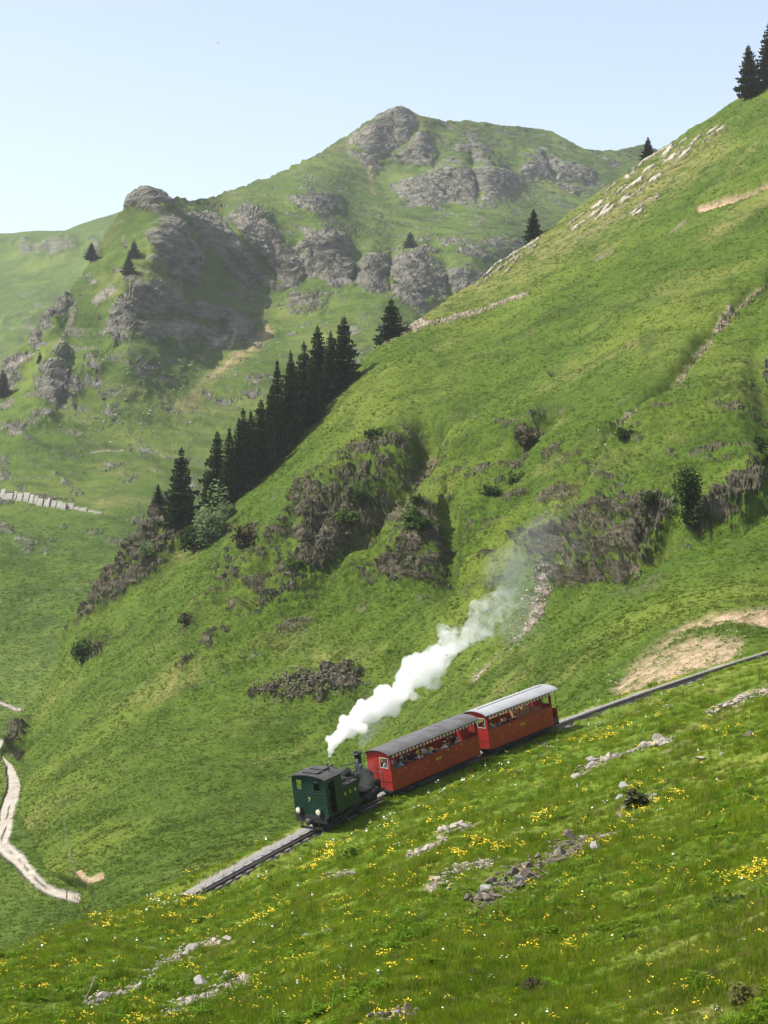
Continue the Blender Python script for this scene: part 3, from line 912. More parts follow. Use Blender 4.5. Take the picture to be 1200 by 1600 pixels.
bl = along([(-1.95, -.46), (-1.75, -.30), (-1.0, -.20), (.5, -.20), (.56, -.24), (.6, -.48), (0, -.7)], S0, S1, .5, 'ballast_bed', ballast_m)
me = MB().box(-.11, .11, -.78, .78, -.20, -.115, 0, .02)
sl0 = None
for s in np.arange(-17, 58, .95):
    p, rot = track_frame(s)
    if sl0 is None:
        sl0 = me.build('sleeper', sleeper_m, railway); q = sl0
    else:
        q = sl0.copy(); COL.objects.link(q)
    q.parent = railway
    q.matrix_parent_inverse = Matrix.Translation(-railway.location)
    q.location = p; q.rotation_euler = rot
# loose stone along the edges of the bed
def hull_stone(name, seed, mat, sx=1, sy=.75, sz=.5, n=14):
    r_ = random.Random(seed)
    bm = bmesh.new()
    for i in range(n):
        v = Vector((r_.gauss(0, 1), r_.gauss(0, 1), r_.gauss(0, 1))).normalized() * r_.uniform(.8, 1.1)
        bm.verts.new((v.x * sx * .5, v.y * sy * .5, v.z * sz * .5))
    res = bmesh.ops.convex_hull(bm, input=bm.verts)
    bmesh.ops.delete(bm, geom=[g for g in res['geom_interior'] if isinstance(g, bmesh.types.BMVert)], context='VERTS')
    me = bpy.data.meshes.new(name)
    bm.to_mesh(me); bm.free()
    me.materials.append(mat)
    return me
bst = [np.array([v.co[:] for v in hull_stone('tmp', 900 + i, ballast_m, n=9).vertices]) for i in range(4)]
def joined_stones(name, items, mat, parent=None, seedbase=500, variants=6, n=9, shape=(1, .75, .55)):
    """items: (location, size, spin) -> one mesh of many small stones"""
    src = []
    for i in range(variants):
        me = hull_stone('tmp', seedbase + i, mat, *shape, n=n)
        src.append((np.array([v.co[:] for v in me.vertices]), [tuple(p.vertices) for p in me.polygons]))
        bpy.data.meshes.remove(me)
    V, Fs = [], []
    for k, (loc, size, spin) in enumerate(items):
        v, f = src[k % variants]
        c, s_ = math.cos(spin), math.sin(spin)
        w = v * size
        w = np.stack([w[:, 0] * c - w[:, 1] * s_, w[:, 0] * s_ + w[:, 1] * c, w[:, 2]], -1) + np.array(loc)
        b = len(V)
        V += [tuple(p) for p in w]
        Fs += [tuple(b + i for i in ff) for ff in f]
    me = bpy.data.meshes.new(name)
    me.from_pydata(V, [], Fs)
    me.materials.append(mat)
    me.update()
    return link_mesh(name, me, parent)
items, items_n = [], []
for s in np.arange(-17, 58, .035):
    side = rnd.choice((-1, -1, 1))
    off = rnd.uniform(.75, 1.4) if side < 0 else rnd.uniform(.46, .56)
    off *= side
    z = -.20 - .25 * max(0, abs(off) - 1.1)
    p, _ = track(s, off, z)
    (items if side < 0 else items_n).append((p, rnd.uniform(.07, .19), rnd.uniform(0, 6.3)))
tag(joined_stones('ballast_stones', items_n, ballast_m, railway), kind='stuff').matrix_parent_inverse = Matrix.Translation(-railway.location)
o = joined_stones('ballast_stones', items, ballast_pale, railway)
o.matrix_parent_inverse = Matrix.Translation(-railway.location)
tag(o, kind='stuff')

# ------------------------------------------------------------------ the train
green_p = simple('engine_green', (0.007, 0.034, 0.021), 0.35, 0, .3, 1.5)
black_p = simple('engine_black', (0.012, 0.012, 0.012), 0.8, 0, .4, 2.0)
roof_blk = simple('engine_roof', (0.035, 0.034, 0.034), 0.7, 0, .4, 2.0)
red_p = simple('coach_red', (0.30, 0.022, 0.018), 0.38, 0, .22, 1.2)
red_bounce = simple('coach_red_bounce_tint', (0.32, 0.034, 0.017), 0.42, 0, .25, 1.4)  # coach red turned orange: grass bounce on the shaded side put into the colour
red_dk = simple('coach_trim_red', (0.22, 0.016, 0.014), 0.45, 0, .25, 2)
roof_dk = simple('roof_dark_felt', (0.085, 0.080, 0.082), 0.62, 0, .35, .9)
roof_sheen = simple('roof_painted_sheen', (0.27, 0.275, 0.285), 0.45, 0, .18, .8)  # sheen of the rear roof put into a paler base colour
wood_p = simple('varnished_wood', (0.36, 0.20, 0.09), 0.5, 0, .25, 2.2)
brass = simple('brass', (0.62, 0.42, 0.12), 0.3, .9, .2, 4)
gold_p = simple('gold_lettering', (0.72, 0.52, 0.07), 0.5, 0, .1, 4)
frame_p = simple('frame_paint', (0.42, 0.37, 0.30), 0.6, 0, .15, 4)
cream = simple('valance_cream', (0.62, 0.52, 0.42), 0.8, 0, .15, 4)
glass_l = simple('lamp_glass', (0.70, 0.66, 0.50), 0.12, 0, .1, 4)
floor_m = simple('coach_floor', (0.10, 0.075, 0.055), 0.8, 0, .3, 3)
iron_m = simple('grey_iron', (0.07, 0.072, 0.075), 0.55, .3, .4, 3)
m_, nt_, b_ = node_mat('window_glass')
b_.inputs['Base Color'].default_value = (0.8, 0.85, 0.85, 1)
b_.inputs['Roughness'].default_value = 0.05
b_.inputs['Transmission Weight'].default_value = 1.0
b_.inputs['IOR'].default_value = 1.1
window_glass = m_

def frame_on(name, s0, L):
    a, b = track(s0)[0], track(s0 + L)[0]
    d = (b - a).normalized()
    return empty(name, a, (0, -math.asin(d.z), math.atan2(d.y, d.x)))

def lettering(text, size, mat, parent, loc, rot, name='lettering', depth=.006):
    cu = bpy.data.curves.new('tmp_text', 'FONT')
    cu.body = text
    cu.size = size
    cu.extrude = depth
    cu.align_x = 'CENTER'
    cu.space_character = 1.25
    cu.resolution_u = 3
    o = bpy.data.objects.new('tmp_text', cu)
    COL.objects.link(o)
    dg = bpy.context.evaluated_depsgraph_get()
    me = bpy.data.meshes.new_from_object(o.evaluated_get(dg))
    bpy.data.objects.remove(o)
    bpy.data.curves.remove(cu)
    me.materials.clear()
    me.materials.append(mat)
    t = link_mesh(name, me, parent)
    t.location = loc
    t.rotation_euler = rot
    return t

def wheel(parent, x, y, r, mat):
    s = 1 if y > 0 else -1
    w = MB().lathe((x, y - .05 * s, r), (0, s, 0), [(0, 0), (r * 1.08, 0), (r * 1.08, .03), (r, .035), (r, .11), (r * .82, .12), (r * .78, .07), (.09, .06), (.08, .13), (0, .13)], 18).build('wheel', mat, parent)
    return w

def roof_profile(hw, z0, rise, th, n=14):
    top = [(-hw + 2 * hw * i / n, z0 + rise * (1 - ((2 * i / n - 1) ** 2)) ** .75 if 0 < i < n else z0) for i in range(n + 1)]
    low = [(y, z - th) for y, z in reversed(top)]
    return top + low

def coach(name, label, s0, L, nb, roof_mat, platform, lower):
    """x runs uphill from the front end wall, -y is the side towards the camera"""
    root = frame_on(name, s0, L)
    tag(root, label, 'railway coach', 'red open sided coaches of the train')
    HW = 1.05
    body = L - platform
    ZF, ZP, ZE = .90, 1.90, 2.92
    MB().box(-.05, L, -.98, .98, .46, .60, 0).box(.05, L - .1, -.45, -.35, .28, .46, 0).box(.05, L - .1, .35, .45, .28, .46, 0).build('underframe', black_p, root)
    MB().box(.03, L - .02, -1.0, 1.0, .604, ZF, 0).build('floor', floor_m, root)
    bw = (body - .16) / nb
    for sgn in (-1, 1):
        y0, y1 = (-HW, -HW + .06) if sgn < 0 else (HW - .06, HW)
        MB().box(.04, body - .04, y0, y1, .56, ZP, 0).build('side_panel', red_bounce, root)
        yr = (y0 - .02, y1 + .01) if sgn < 0 else (y0 - .01, y1 + .02)
        MB().box(.04, body - .04, *yr, ZP + .002, ZP + .05, 0).build('window_rail', red_dk, root)
        for k in range(nb + 1):
            x = .08 + k * bw
            MB().box(x - .035, x + .035, y0 + .004, y1 - .004, ZP + .052, ZE, 0).build('post', red_dk, root)
        for k in range(nb):
            x = .08 + k * bw
            yo = (y0 - .014, y0 + .01) if sgn < 0 else (y1 - .01, y1 + .014)
            d = MB().box(x + .10, x + .10 + .62, *yo, .64, ZP - .04, 0, .006).build('door', red_bounce, root)
            hy = y0 - .014 if sgn < 0 else y1 + .014
            MB().tube((x + .62, hy, 1.62), (x + .62, hy + .05 * sgn, 1.62), .016, n=6).tube((x + .62, hy + .05 * sgn, 1.62), (x + .52, hy + .05 * sgn, 1.60), .018, n=6).build('handle', brass, d)
            MB().box(x + .11, x + .16, hy - .012 if sgn < 0 else hy, hy if sgn < 0 else hy + .012, 1.15, 1.24, 0).build('hinge', brass, d)
        # striped scalloped valance
        ns = int(body / .17)
        mv = MB()
        yv = -HW - .035 if sgn < 0 else HW + .035
        for i in range(ns):
            xa = .05 + (body - .1) * i / ns; xb = .05 + (body - .1) * (i + 1) / ns; xm = (xa + xb) / 2
            V = [(xa, yv, ZE + .06), (xb, yv, ZE + .06), (xb, yv, ZE - .12), (xb - .03, yv, ZE - .17), (xm, yv, ZE - .195), (xa + .03, yv, ZE - .17), (xa, yv, ZE - .12)]
            V2 = [(x_, yv + .006 * sgn, z_) for x_, _, z_ in V]
            n = len(V)
            mv.add(V + V2, [tuple(range(n)), tuple(reversed(range(n, 2 * n)))] + [(j, (j + 1) % n, n + (j + 1) % n, n + j) for j in range(n)], i % 2)
        mv.build('valance', [red_dk, cream], root)
    # end walls with a window in the near half
    def end_wall(x, flip, mat):
        yw0, yw1, zw0, zw1 = -.80, -.16, 2.10, 2.72
        mb = MB()
        t = .05
        arc = [(HW - .02, ZE)] + [(y, z - .05) for y, z in reversed(roof_profile(HW - .02, ZE + .02, .26, 0, 10)[1:10])] + [(-HW + .02, ZE)]
        mb.box(x, x + t, -HW + .02, HW - .02, .56, zw0)
        mb.box(x, x + t, -HW + .02, yw0, zw0, zw1)
        mb.box(x, x + t, yw1, HW - .02, zw0, zw1)
        mb.prism_x([(-HW + .02, zw1), (HW - .02, zw1)] + arc, x, x + t)
        e = mb.build('end_wall', mat, root)
        xo = x - .02 if not flip else x + t
        fr = MB()
        for a in ((yw0 - .05, yw1 + .05, zw0 - .05, zw0), (yw0 - .05, yw1 + .05, zw1, zw1 + .05), (yw0 - .05, yw0, zw0, zw1), (yw1, yw1 + .05, zw0, zw1)):
            fr.box(xo, xo + .02, a[0], a[1], a[2], a[3])
        fr.build('window_frame', frame_p, e)
        MB().box(xo, xo + .022, -HW + .04, HW - .04, 1.16, 1.20).build('beading', red_dk, e)
        MB().box(x + .02, x + .026, yw0, yw1, zw0, zw1).build('window_pane', window_glass, e)
        return e
    end_wall(0, False, red_p)
    end_wall(body - .05, True, red_p)
    rf = MB().prism_x(roof_profile(HW + .09, ZE + .08, .27, .05), -.16, L + .12, 0, False).build('roof', roof_mat, root)
    if lower:
        for y in (.05,):
            zt = ZE + .08 + .27 * (1 - (y / 1.14) ** 2) ** .75
            MB().box(.3, L - .3, y - .03, y + .03, zt - .01, zt + .03).build('roof_batten', roof_dk, rf)
    else:
        for i in range(1, 9):
            x = L * i / 9
            pr = [(y, z + .012) for y, z in roof_profile(HW + .09, ZE + .08, .27, .03)]
            MB().prism_x(pr, x - .02, x + .02).build('roof_seam', roof_mat, rf)
    # benches and wooden partitions between the bays
    for k in range(nb + 1):
        x = .08 + k * bw
        if 0 < k < nb:
            MB().box(x - .025, x + .025, -.96, .96, ZF, 2.2 if platform > .3 and k > 3 else 1.72).build('partition', wood_p, root)
        for sgn in (-1, 1):
            xa, xb = (x + .03, x + .40) if sgn > 0 else (x - .40, x - .03)
            if xa < .06 or xb > body - .06:
                continue
            MB().box(xa, xb, -.94, .94, 1.28, 1.35, 0, .02).build('bench', wood_p, root)
    if platform > .3:
        pl = MB()
        pl.box(body, L, -.95, .95, .604, .70)
        pl.build('platform', iron_m, root)
        rl = MB()
        rl.box(L - .06, L - .01, -.95, .95, 1.0, 1.62).box(L - .06, L - .01, -.95, .95, .70, 1.0)
        rl.build('platform_railing', red_p, root)
        for y in (-.93, .93):
            MB().tube((L - .035, y, 1.62), (L - .035, y, ZE + .05), .025, n=8).build('post', red_dk, root)
        MB().tube((L - .3, .1, .7), (L - .3, .1, 1.75), .025, n=8).lathe((L - .3, .1, 1.75), (0, 0, 1), [(.0, 0), (.17, .0), (.19, .02), (.17, .04), (0, .04)], 14).build('brake_wheel', iron_m, root)
    for x in (.9, 1.75, L - 1.9, L - 1.05):
        for y in (-.42, .42):
            wheel(root, x, y, .27, iron_m)
    for x0 in (.6, L - 2.2):
        MB().box(x0, x0 + 1.5, -.62, -.52, .2, .42).box(x0, x0 + 1.5, .52, .62, .2, .42).build('bogie_frame', black_p, root)
    MB().box(.3, body - .3, -1.12, -.86, .40, .44).build('step_board', iron_m, root)
    MB().tube((-.30, 0, .62), (-.05, 0, .62), .06, n=8).lathe((-.34, 0, .62), (1, 0, 0), [(0, 0), (.16, 0), (.16, .04), (0, .05)], 12).build('buffer', iron_m, root)
    lettering('BRB', .27, gold_p, root, (body * .52, -HW - .022, 1.38), (R(90), 0, 0))
    return root, bw

COACH1 = (0.0, 8.95, 6)
COACH2 = (9.85, 7.45, 6)
coach1, bw1 = coach('railway_coach', 'long red open coach with dark grey roof, full of passengers, next to the engine', COACH1[0], COACH1[1], COACH1[2], roof_dk, 0.0, False)
coach2, bw2 = coach('railway_coach', 'rear red open coach with pale sheen coloured into its roof and half empty wooden benches', COACH2[0], COACH2[1], COACH2[2], roof_sheen, 0.62, True)

def locomotive():
    L = 5.6
    root = frame_on('steam_locomotive', -0.75 - L * 1.13, L)
    root.scale = (1.13, 1.12, 1.15)
    tag(root, 'dark green rack steam locomotive with black roof pushing below the red coaches', 'locomotive')
    W = 1.2
    zb, ze = .92, 3.02
    # frames, buffer beam and running gear
    MB().box(.05, 5.3, -.50, -.42, .30, .90).box(.05, 5.3, .42, .50, .30, .90).box(.1, 5.3, -.42, .42, .62, .80).build('frame', black_p, root)
    bb = MB().box(-.10, .06, -1.12, 1.12, .58, .90, 0, .02).build('buffer_beam', black_p, root)
    MB().lathe((-.42, 0, .70), (1, 0, 0), [(0, 0), (.19, .0), (.19, .05), (.06, .07), (.06, .32)], 14).build('buffer', iron_m, bb)
    MB().tube((-.16, -.55, .66), (-.16, -.55, .34), .025, n=6).tube((-.16, .62, .66), (-.16, .62, .30), .025, n=6).build('brake_hose', black_p, bb)
    MB().box(-.16, -.1, -.8, .8, .22, .36).build('rail_guard', black_p, root)
    MB().box(-.06, 3.0, -W, W, .902, .96).box(3.0, 5.45, -1.02, 1.02, .88, .94).build('footplate', black_p, root)
    for x in (.75, 2.15, 3.75):
        for y in (-.42, .42):
            wheel(root, x, y, .33, iron_m)
    for s in (-1, 1):
        MB().box(.75, 3.9, s * .60 - .03, s * .60 + .03, .36, .45).build('coupling_rod', iron_m, root)
        MB().tube((3.7, s * .84, .78), (4.75, s * .84, 1.0), .24, n=14).tube((4.7, s * .84, .98), (4.85, s * .84, 1.02), .27, n=14).build('cylinder', black_p, root)
        MB().tube((2.2, s * .74, .52), (3.75, s * .80, .78), .035, n=6).build('piston_rod', steel, root)
    # cab: rear sheet with two windows, sides with a doorway
    t = .04
    back = MB()
    wz0, wz1 = 2.36, 2.90
    wins = [(-.78, -.36), (.46, .90)]
    back.box(0, t, -W, W, zb + .045, wz0)
    ys = [-W, wins[0][0], wins[0][1], wins[1][0], wins[1][1], W]
    back.box(0, t, ys[0], ys[1], wz0, wz1).box(0, t, ys[2], ys[3], wz0, wz1).box(0, t, ys[4], ys[5], wz0, wz1)
    arc = [(W - 2 * W * i / 10, wz1 + .10 + .14 * (1 - (2 * i / 10 - 1) ** 2)) for i in range(11)]
    back.prism_x([(-W, wz1), (W, wz1)] + arc, 0, t)
    bk = back.build('cab_back', green_p, root)
    for a, b in wins:
        fr = MB()
        for q in ((a - .04, b + .04, wz0 - .04, wz0), (a - .04, b + .04, wz1, wz1 + .04), (a - .04, a, wz0, wz1), (b, b + .04, wz0, wz1)):
            fr.box(-.016, 0, *q)
        fr.build('window_frame', green_p, bk)
        MB().box(.012, .018, a, b, wz0, wz1).build('window_pane', window_glass, bk)
    MB().box(-.014, 0, -W + .01, W - .01, 2.18, 2.22).build('beading', black_p, bk)
    lettering('7', .34, gold_p, bk, (-.006, .06, 1.72), (R(90), 0, R(-90)), 'numeral')
    for y in (-.62, .82):
        h = MB().lathe((-.20, y, 1.22), (1, 0, 0), [(.0, .03), (.155, .03), (.165, .0), (.185, .0), (.185, .10), (.15, .20), (.0, .20)], 18).build('headlight', iron_m, root)
        MB().lathe((-.235, y, 1.22), (1, 0, 0), [(0, .018), (.09, .022), (.15, .03), (.16, .04)], 18).build('lens', glass_l, h)
    for s in (-1, 1):
        y0, y1 = (W * s - t, W * s) if s > 0 else (W * s, W * s + t)
        sd = MB()
        sd.box(t, .24, y0, y1, zb + .045, ze)
        sd.box(.24, .80, y0, y1, zb + .045, 1.02)
        sd.box(.80, 1.42, y0, y1, zb + .045, ze)
        sd.box(.24, .80, y0, y1, 2.82, ze)
        c = sd.build('cab_side', green_p, root)
        for x in (.245, .795):
            yy = y0 - .03 if s < 0 else y1 + .03
            MB().tube((x, yy, 1.2), (x, yy, 2.4), .013, n=6).build('handrail', iron_m, c)
    MB().box(1.38, 1.42, -W + t, W - t, 1.0, 2.3).build('cab_front', green_p, root)
    rf = MB().prism_x([(y, z) for y, z in roof_profile(W + .10, ze + .04, .20, .05)], -.14, 1.62).build('cab_roof', roof_blk, root)
    MB().box(.16, .66, -.55, .5, ze + .235, ze + .31, 0, .02).box(.80, 1.34, -.52, .5, ze + .235, ze + .33, 0, .02).build('roof_hatch', roof_blk, rf)
    MB().tube((.95, -.80, ze + .12), (.95, -.80, ze + .44), .035, n=8).lathe((.95, -.80, ze + .44), (0, 0, 1), [(.03, 0), (.06, .01), (.06, .06), (.0, .07)], 10).build('steam_vent', iron_m, rf)
    # side tanks with yellow letters
    for s in (-1, 1):
        ya, yb = sorted((s * 1.14, s * .55))
        tk = MB().box(1.43, 2.95, ya, yb, .965, 2.22, 0, .03).build('water_tank', green_p, root)
        MB().box(1.45, 2.93, ya - .012, yb + .012, 2.20, 2.235).build('beading', black_p, tk)
        if s < 0:
            lettering('B  R  B', .30, gold_p, tk, (2.16, -1.146, 1.66), (R(90), 0, 0))
        MB().lathe((2.4, s * .85, 2.22), (0, 0, 1), [(.0, .06), (.13, .05), (.13, .0)], 12).build('filler_cap', black_p, tk)
    # boiler tilted to sit level on the grade
    MB().tube((1.40, 0, 1.80), (4.55, 0, 1.55), .60, n=24).build('boiler', black_p, root)
    for x, zc in ((2.3, 1.73), (3.3, 1.65)):
        MB().tube((x, 0, zc), (x + .05, 0, zc - .004), .615, n=24).build('boiler_band', iron_m, root)
    MB().lathe((2.05, 0, 2.2), (0, 0, 1), [(.46, 0), (.46, .55), (.44, .72), (.34, .82), (.15, .87), (0, .88)], 20).build('steam_dome', black_p, root)
    for y in (-.14, .16):
        MB().tube((2.0, y, 3.05), (2.0, y, 3.22), .05, n=8).lathe((2.0, y, 3.2), (0, 0, 1), [(.05, 0), (.085, .02), (.085, .08), (0, .1)], 10).build('safety_valve', iron_m, root)
    sm = MB().tube((4.25, 0, 1.58), (5.05, 0, 1.52), .66, n=24).build('smokebox', black_p, root)
    MB().lathe((5.05, 0, 1.52), (1, 0, 0), [(.58, 0), (.54, .05), (.30, .10), (0, .12)], 20).build('smokebox_door', black_p, sm)
    ch = MB().lathe((4.55, 0, 2.1), (0, 0, 1), [(.30, 0), (.24, .10), (.20, .22), (.19, .75), (.22, 1.0), (.27, 1.06), (.27, 1.13), (.2, 1.13), (.19, .9)], 20).build('chimney', black_p, root)
    MB().lathe((4.55, 0, 3.08), (0, 0, 1), [(.23, 0), (.285, .03), (.285, .09), (.22, .12)], 20).build('chimney_rim', iron_m, ch)
    MB().lathe((3.35, 0, 2.1), (0, 0, 1), [(.30, 0), (.30, .42), (.22, .54), (0, .58)], 18).build('sand_box', black_p, root)
    MB().box(4.85, 5.25, -.95, -.25, .94, 1.5, 0, .03).build('tool_box', black_p, root)
    MB().lathe((3.95, -.62, 1.95), (0, 0, 1), [(.13, 0), (.15, .06), (.15, .7), (.1, .78), (0, .8)], 12).lathe((4.05, -.35, 2.45), (0, 0, 1), [(.1, 0), (.1, .5), (0, .55)], 10).build('air_pump', iron_m, root)
    for p in (((1.5, -.55, 2.4), (4.2, -.62, 2.15)), ((2.1, -.48, 2.55), (3.95, -.62, 2.72)), ((3.0, -.9, 1.9), (4.6, -.72, 1.2)), ((4.6, -.62, 1.5), (5.2, -.7, 2.05)), ((2.95, -.86, 2.2), (2.95, -.86, 2.62)), ((2.6, -.3, 2.95), (4.3, -.2, 2.75)), ((5.15, -.85, 1.5), (5.15, -.85, 2.3))):
        MB().tube(*p, .032, n=7).build('pipe', iron_m, root)
    for s in (-1, 1):
        MB().tube((5.42, s * .98, .94), (5.42, s * .98, 1.9), .022, n=6).tube((5.42, s * .98, 1.88), (5.42, s * .35, 1.88), .022, n=6).build('handrail', iron_m, root)
    MB().box(.30, .70, -1.27, -1.10, .38, .42).box(.30, .34, -1.2, -1.14, .42, .90).box(.66, .70, -1.2, -1.14, .42, .90).build('step', black_p, root)
    MB().tube((5.30, 0, .62), (5.62, 0, .62), .07, n=8).build('coupling', iron_m, root)
    return root
loco = locomotive()

# ------------------------------------------------------------------ passengers
skins = [simple('skin_' + w, c, .6, 0, .08, 5) for w, c in (('fair', (0.55, 0.35, 0.25)), ('tan', (0.40, 0.24, 0.16)))]
hairs = [simple('hair_' + w, c, .7, 0, .3, 9) for w, c in (('black', (0.012, 0.010, 0.009)), ('brown', (0.07, 0.04, 0.022)), ('grey', (0.32, 0.30, 0.28)), ('blond', (0.36, 0.24, 0.10)))]
CL = {'white': (0.78, 0.77, 0.74), 'black': (0.016, 0.016, 0.018), 'navy': (0.018, 0.028, 0.085), 'yellow': (0.72, 0.50, 0.03), 'light blue': (0.14, 0.34, 0.52),
      'red': (0.48, 0.02, 0.02), 'grey': (0.22, 0.22, 0.23), 'pale pink': (0.60, 0.34, 0.34), 'dark green': (0.025, 0.07, 0.035), 'teal': (0.02, 0.20, 0.24), 'beige': (0.46, 0.36, 0.25), 'brown': (0.12, 0.06, 0.035)}
cloths = {k: simple('cloth_' + k.replace(' ', '_'), c, .85, 0, .15, 7) for k, c in CL.items()}
trouser = simple('trouser_denim', (0.03, 0.04, 0.08), .85, 0, .25, 8)

def body_mesh(pose):
    J = {'pelvis': ((0, 0, .12), .15, .13), 'belly': ((.0, 0, .32), .145, .12), 'chest': ((.0 + pose['lean'] * .5, 0, .50), .17, .125), 'neck': ((.01 + pose['lean'], 0, .655), .055, .055),
         'jaw': ((.035 + pose['lean'], 0, .735), .075, .085), 'head': ((.025 + pose['lean'], 0, .80), .088, .10), 'top': ((.02 + pose['lean'], 0, .88), .07, .08)}
    E = [('pelvis', 'belly'), ('belly', 'chest'), ('chest', 'neck'), ('neck', 'jaw'), ('jaw', 'head'), ('head', 'top')]
    for s, k in ((-1, 'r'), (1, 'l')):
        arm = pose['arm_' + k]
        J['sh' + k] = ((pose['lean'] * .6, .175 * s, .565), .068, .068)
        J['el' + k] = (arm[0], .050, .050); J['wr' + k] = (arm[1], .034, .034); J['ha' + k] = (arm[2], .042, .030)
        J['hip' + k] = ((.06, .095 * s, .10), .09, .09); J['kn' + k] = ((.46, .11 * s, .11), .068, .068); J['an' + k] = ((.48, .11 * s, -.30), .042, .042); J['to' + k] = ((.62, .12 * s, -.35), .04, .035)
        E += [('chest', 'sh' + k), ('sh' + k, 'el' + k), ('el' + k, 'wr' + k), ('wr' + k, 'ha' + k), ('pelvis', 'hip' + k), ('hip' + k, 'kn' + k), ('kn' + k, 'an' + k), ('an' + k, 'to' + k)]
    names = list(J)
    me = bpy.data.meshes.new('person')
    me.from_pydata([J[n][0] for n in names], [(names.index(a), names.index(b)) for a, b in E], [])
    o = bpy.data.objects.new('tmp_person', me)
    COL.objects.link(o)
    md = o.modifiers.new('skin', 'SKIN')
    for i, n in enumerate(names):
        sv = me.skin_vertices[0].data[i]
        sv.radius = (J[n][1], J[n][2])
        sv.use_root = n == 'pelvis'
    o.modifiers.new('sub', 'SUBSURF').levels = 1
    dg = bpy.context.evaluated_depsgraph_get()
    out = bpy.data.meshes.new_from_object(o.evaluated_get(dg))
    bpy.data.objects.remove(o)
    hands = [Vector(J[n][0]) for n in ('hal', 'har')]
    wr = [Vector(J[n][0]) for n in ('wrl', 'wrr')]
    out.materials.clear()
    for m in (skins[0], cloths['white'], trouser):
        out.materials.append(m)
    for p in out.polygons:
        c = p.center
        k = 1
        if c.z > .635 and abs(c.y) < .14: k = 0
        elif min((c - h).length for h in hands + wr) < .085: k = 0
        elif c.z < .17 and c.x > .02 or c.z < .12: k = 2
        p.material_index = k
        p.use_smooth = True
    return out
def hair_mesh(lean, long):
    mb = MB()
    n = 12
    prof = [(.0, .115), (.06, .105), (.10, .07), (.112, .02), (.108, -.03 if not long else -.14)]
    mb.lathe((.005 + lean, 0, .83), (-.25, 0, 1), prof, n)
    mb.lathe((-.035 + lean, 0, .83), (-.9, 0, .3), [(.0, .1), (.07, .085), (.10, .03), (.10, -.02)], n)
    me_o = mb.build('hair', hairs[0])
    me = me_o.data
    bpy.data.objects.remove(me_o)
    return me
poses = [{'lean': .03, 'arm_l': ((.06, .25, .32), (.24, .20, .25), (.31, .18, .25)), 'arm_r': ((.06, -.25, .32), (.24, -.20, .25), (.31, -.18, .25))},
         {'lean': .10, 'arm_l': ((.10, .27, .36), (.26, .30, .46), (.32, .31, .50)), 'arm_r': ((.12, -.26, .34), (.30, -.18, .40), (.36, -.16, .43))},
         {'lean': -.02, 'arm_l': ((.05, .28, .34), (.12, .46, .40), (.14, .54, .41)), 'arm_r': ((.05, -.28, .34), (.12, -.46, .40), (.14, -.54, .41))}]
bodies = [body_mesh(p) for p in poses]
hairm = [(hair_mesh(p['lean'], False), hair_mesh(p['lean'], True)) for p in poses]
def person(parent_frame, x, y, z, facing, pose, shirt, hair, skin, long, label, group):
    b = link_mesh('person', bodies[pose])
    M = parent_frame.matrix_basis @ Matrix.Translation((x, y, z)) @ Matrix.Rotation(R(facing), 4, 'Z')
    b.matrix_world = M
    tag(b, label, 'person', group)
    for i, m in enumerate((skins[skin], cloths[shirt], trouser)):
        b.material_slots[i].link = 'OBJECT'
        b.material_slots[i].material = m
    h = link_mesh('hair', hairm[pose][long], b)
    h.material_slots[0].link = 'OBJECT'
    h.material_slots[0].material = hairs[hair]
    return b
for r_ in (coach1, coach2, loco):
    r_.matrix_basis = Matrix.LocRotScale(r_.location, r_.rotation_euler, r_.scale)
ORD = ['first', 'second', 'third', 'fourth', 'fifth', 'sixth']
# coach, bay, seat (0: front bench facing uphill, 1: back bench facing downhill), near or far, colour, hair, skin, long, pose
seats = [(1, 0, 0, 0, 'yellow', 1, 0, 0, 0), (1, 0, 1, 0, 'light blue', 1, 0, 0, 2), (1, 0, 0, 1, 'black', 0, 0, 0, 0), (1, 0, 1, 1, 'white', 2, 0, 0, 1),
         (1, 1, 0, 0, 'black', 0, 1, 0, 1), (1, 1, 1, 0, 'navy', 0, 0, 1, 0), (1, 1, 0, 1, 'pale pink', 3, 0, 1, 0), (1, 1, 1, 1, 'grey', 1, 0, 0, 1),
         (1, 2, 0, 0, 'white', 2, 0, 0, 1), (1, 2, 1, 0, 'grey', 3, 0, 1, 0), (1, 2, 1, 1, 'yellow', 0, 0, 0, 0), (1, 2, 0, 1, 'navy', 1, 0, 0, 0),
         (1, 3, 0, 0, 'navy', 0, 0, 0, 1), (1, 3, 1, 0, 'white', 0, 0, 0, 1), (1, 3, 0, 1, 'white', 3, 0, 1, 0),
         (1, 4, 0, 0, 'teal', 1, 0, 0, 0), (1, 4, 1, 0, 'beige', 2, 0, 0, 1), (1, 4, 1, 1, 'brown', 1, 0, 0, 0), (1, 5, 0, 1, 'black', 0, 0, 0, 0),
         (2, 0, 0, 0, 'black', 0, 0, 0, 0), (2, 0, 1, 0, 'grey', 1, 0, 0, 1), (2, 1, 0, 0, 'teal', 0, 0, 0, 1), (2, 1, 1, 0, 'black', 3, 0, 1, 2), (2, 1, 0, 1, 'white', 1, 0, 0, 0),
         (2, 2, 0, 0, 'navy', 0, 1, 0, 1), (2, 2, 1, 0, 'black', 1, 0, 0, 0), (2, 0, 1, 1, 'pale pink', 0, 0, 1, 0)]
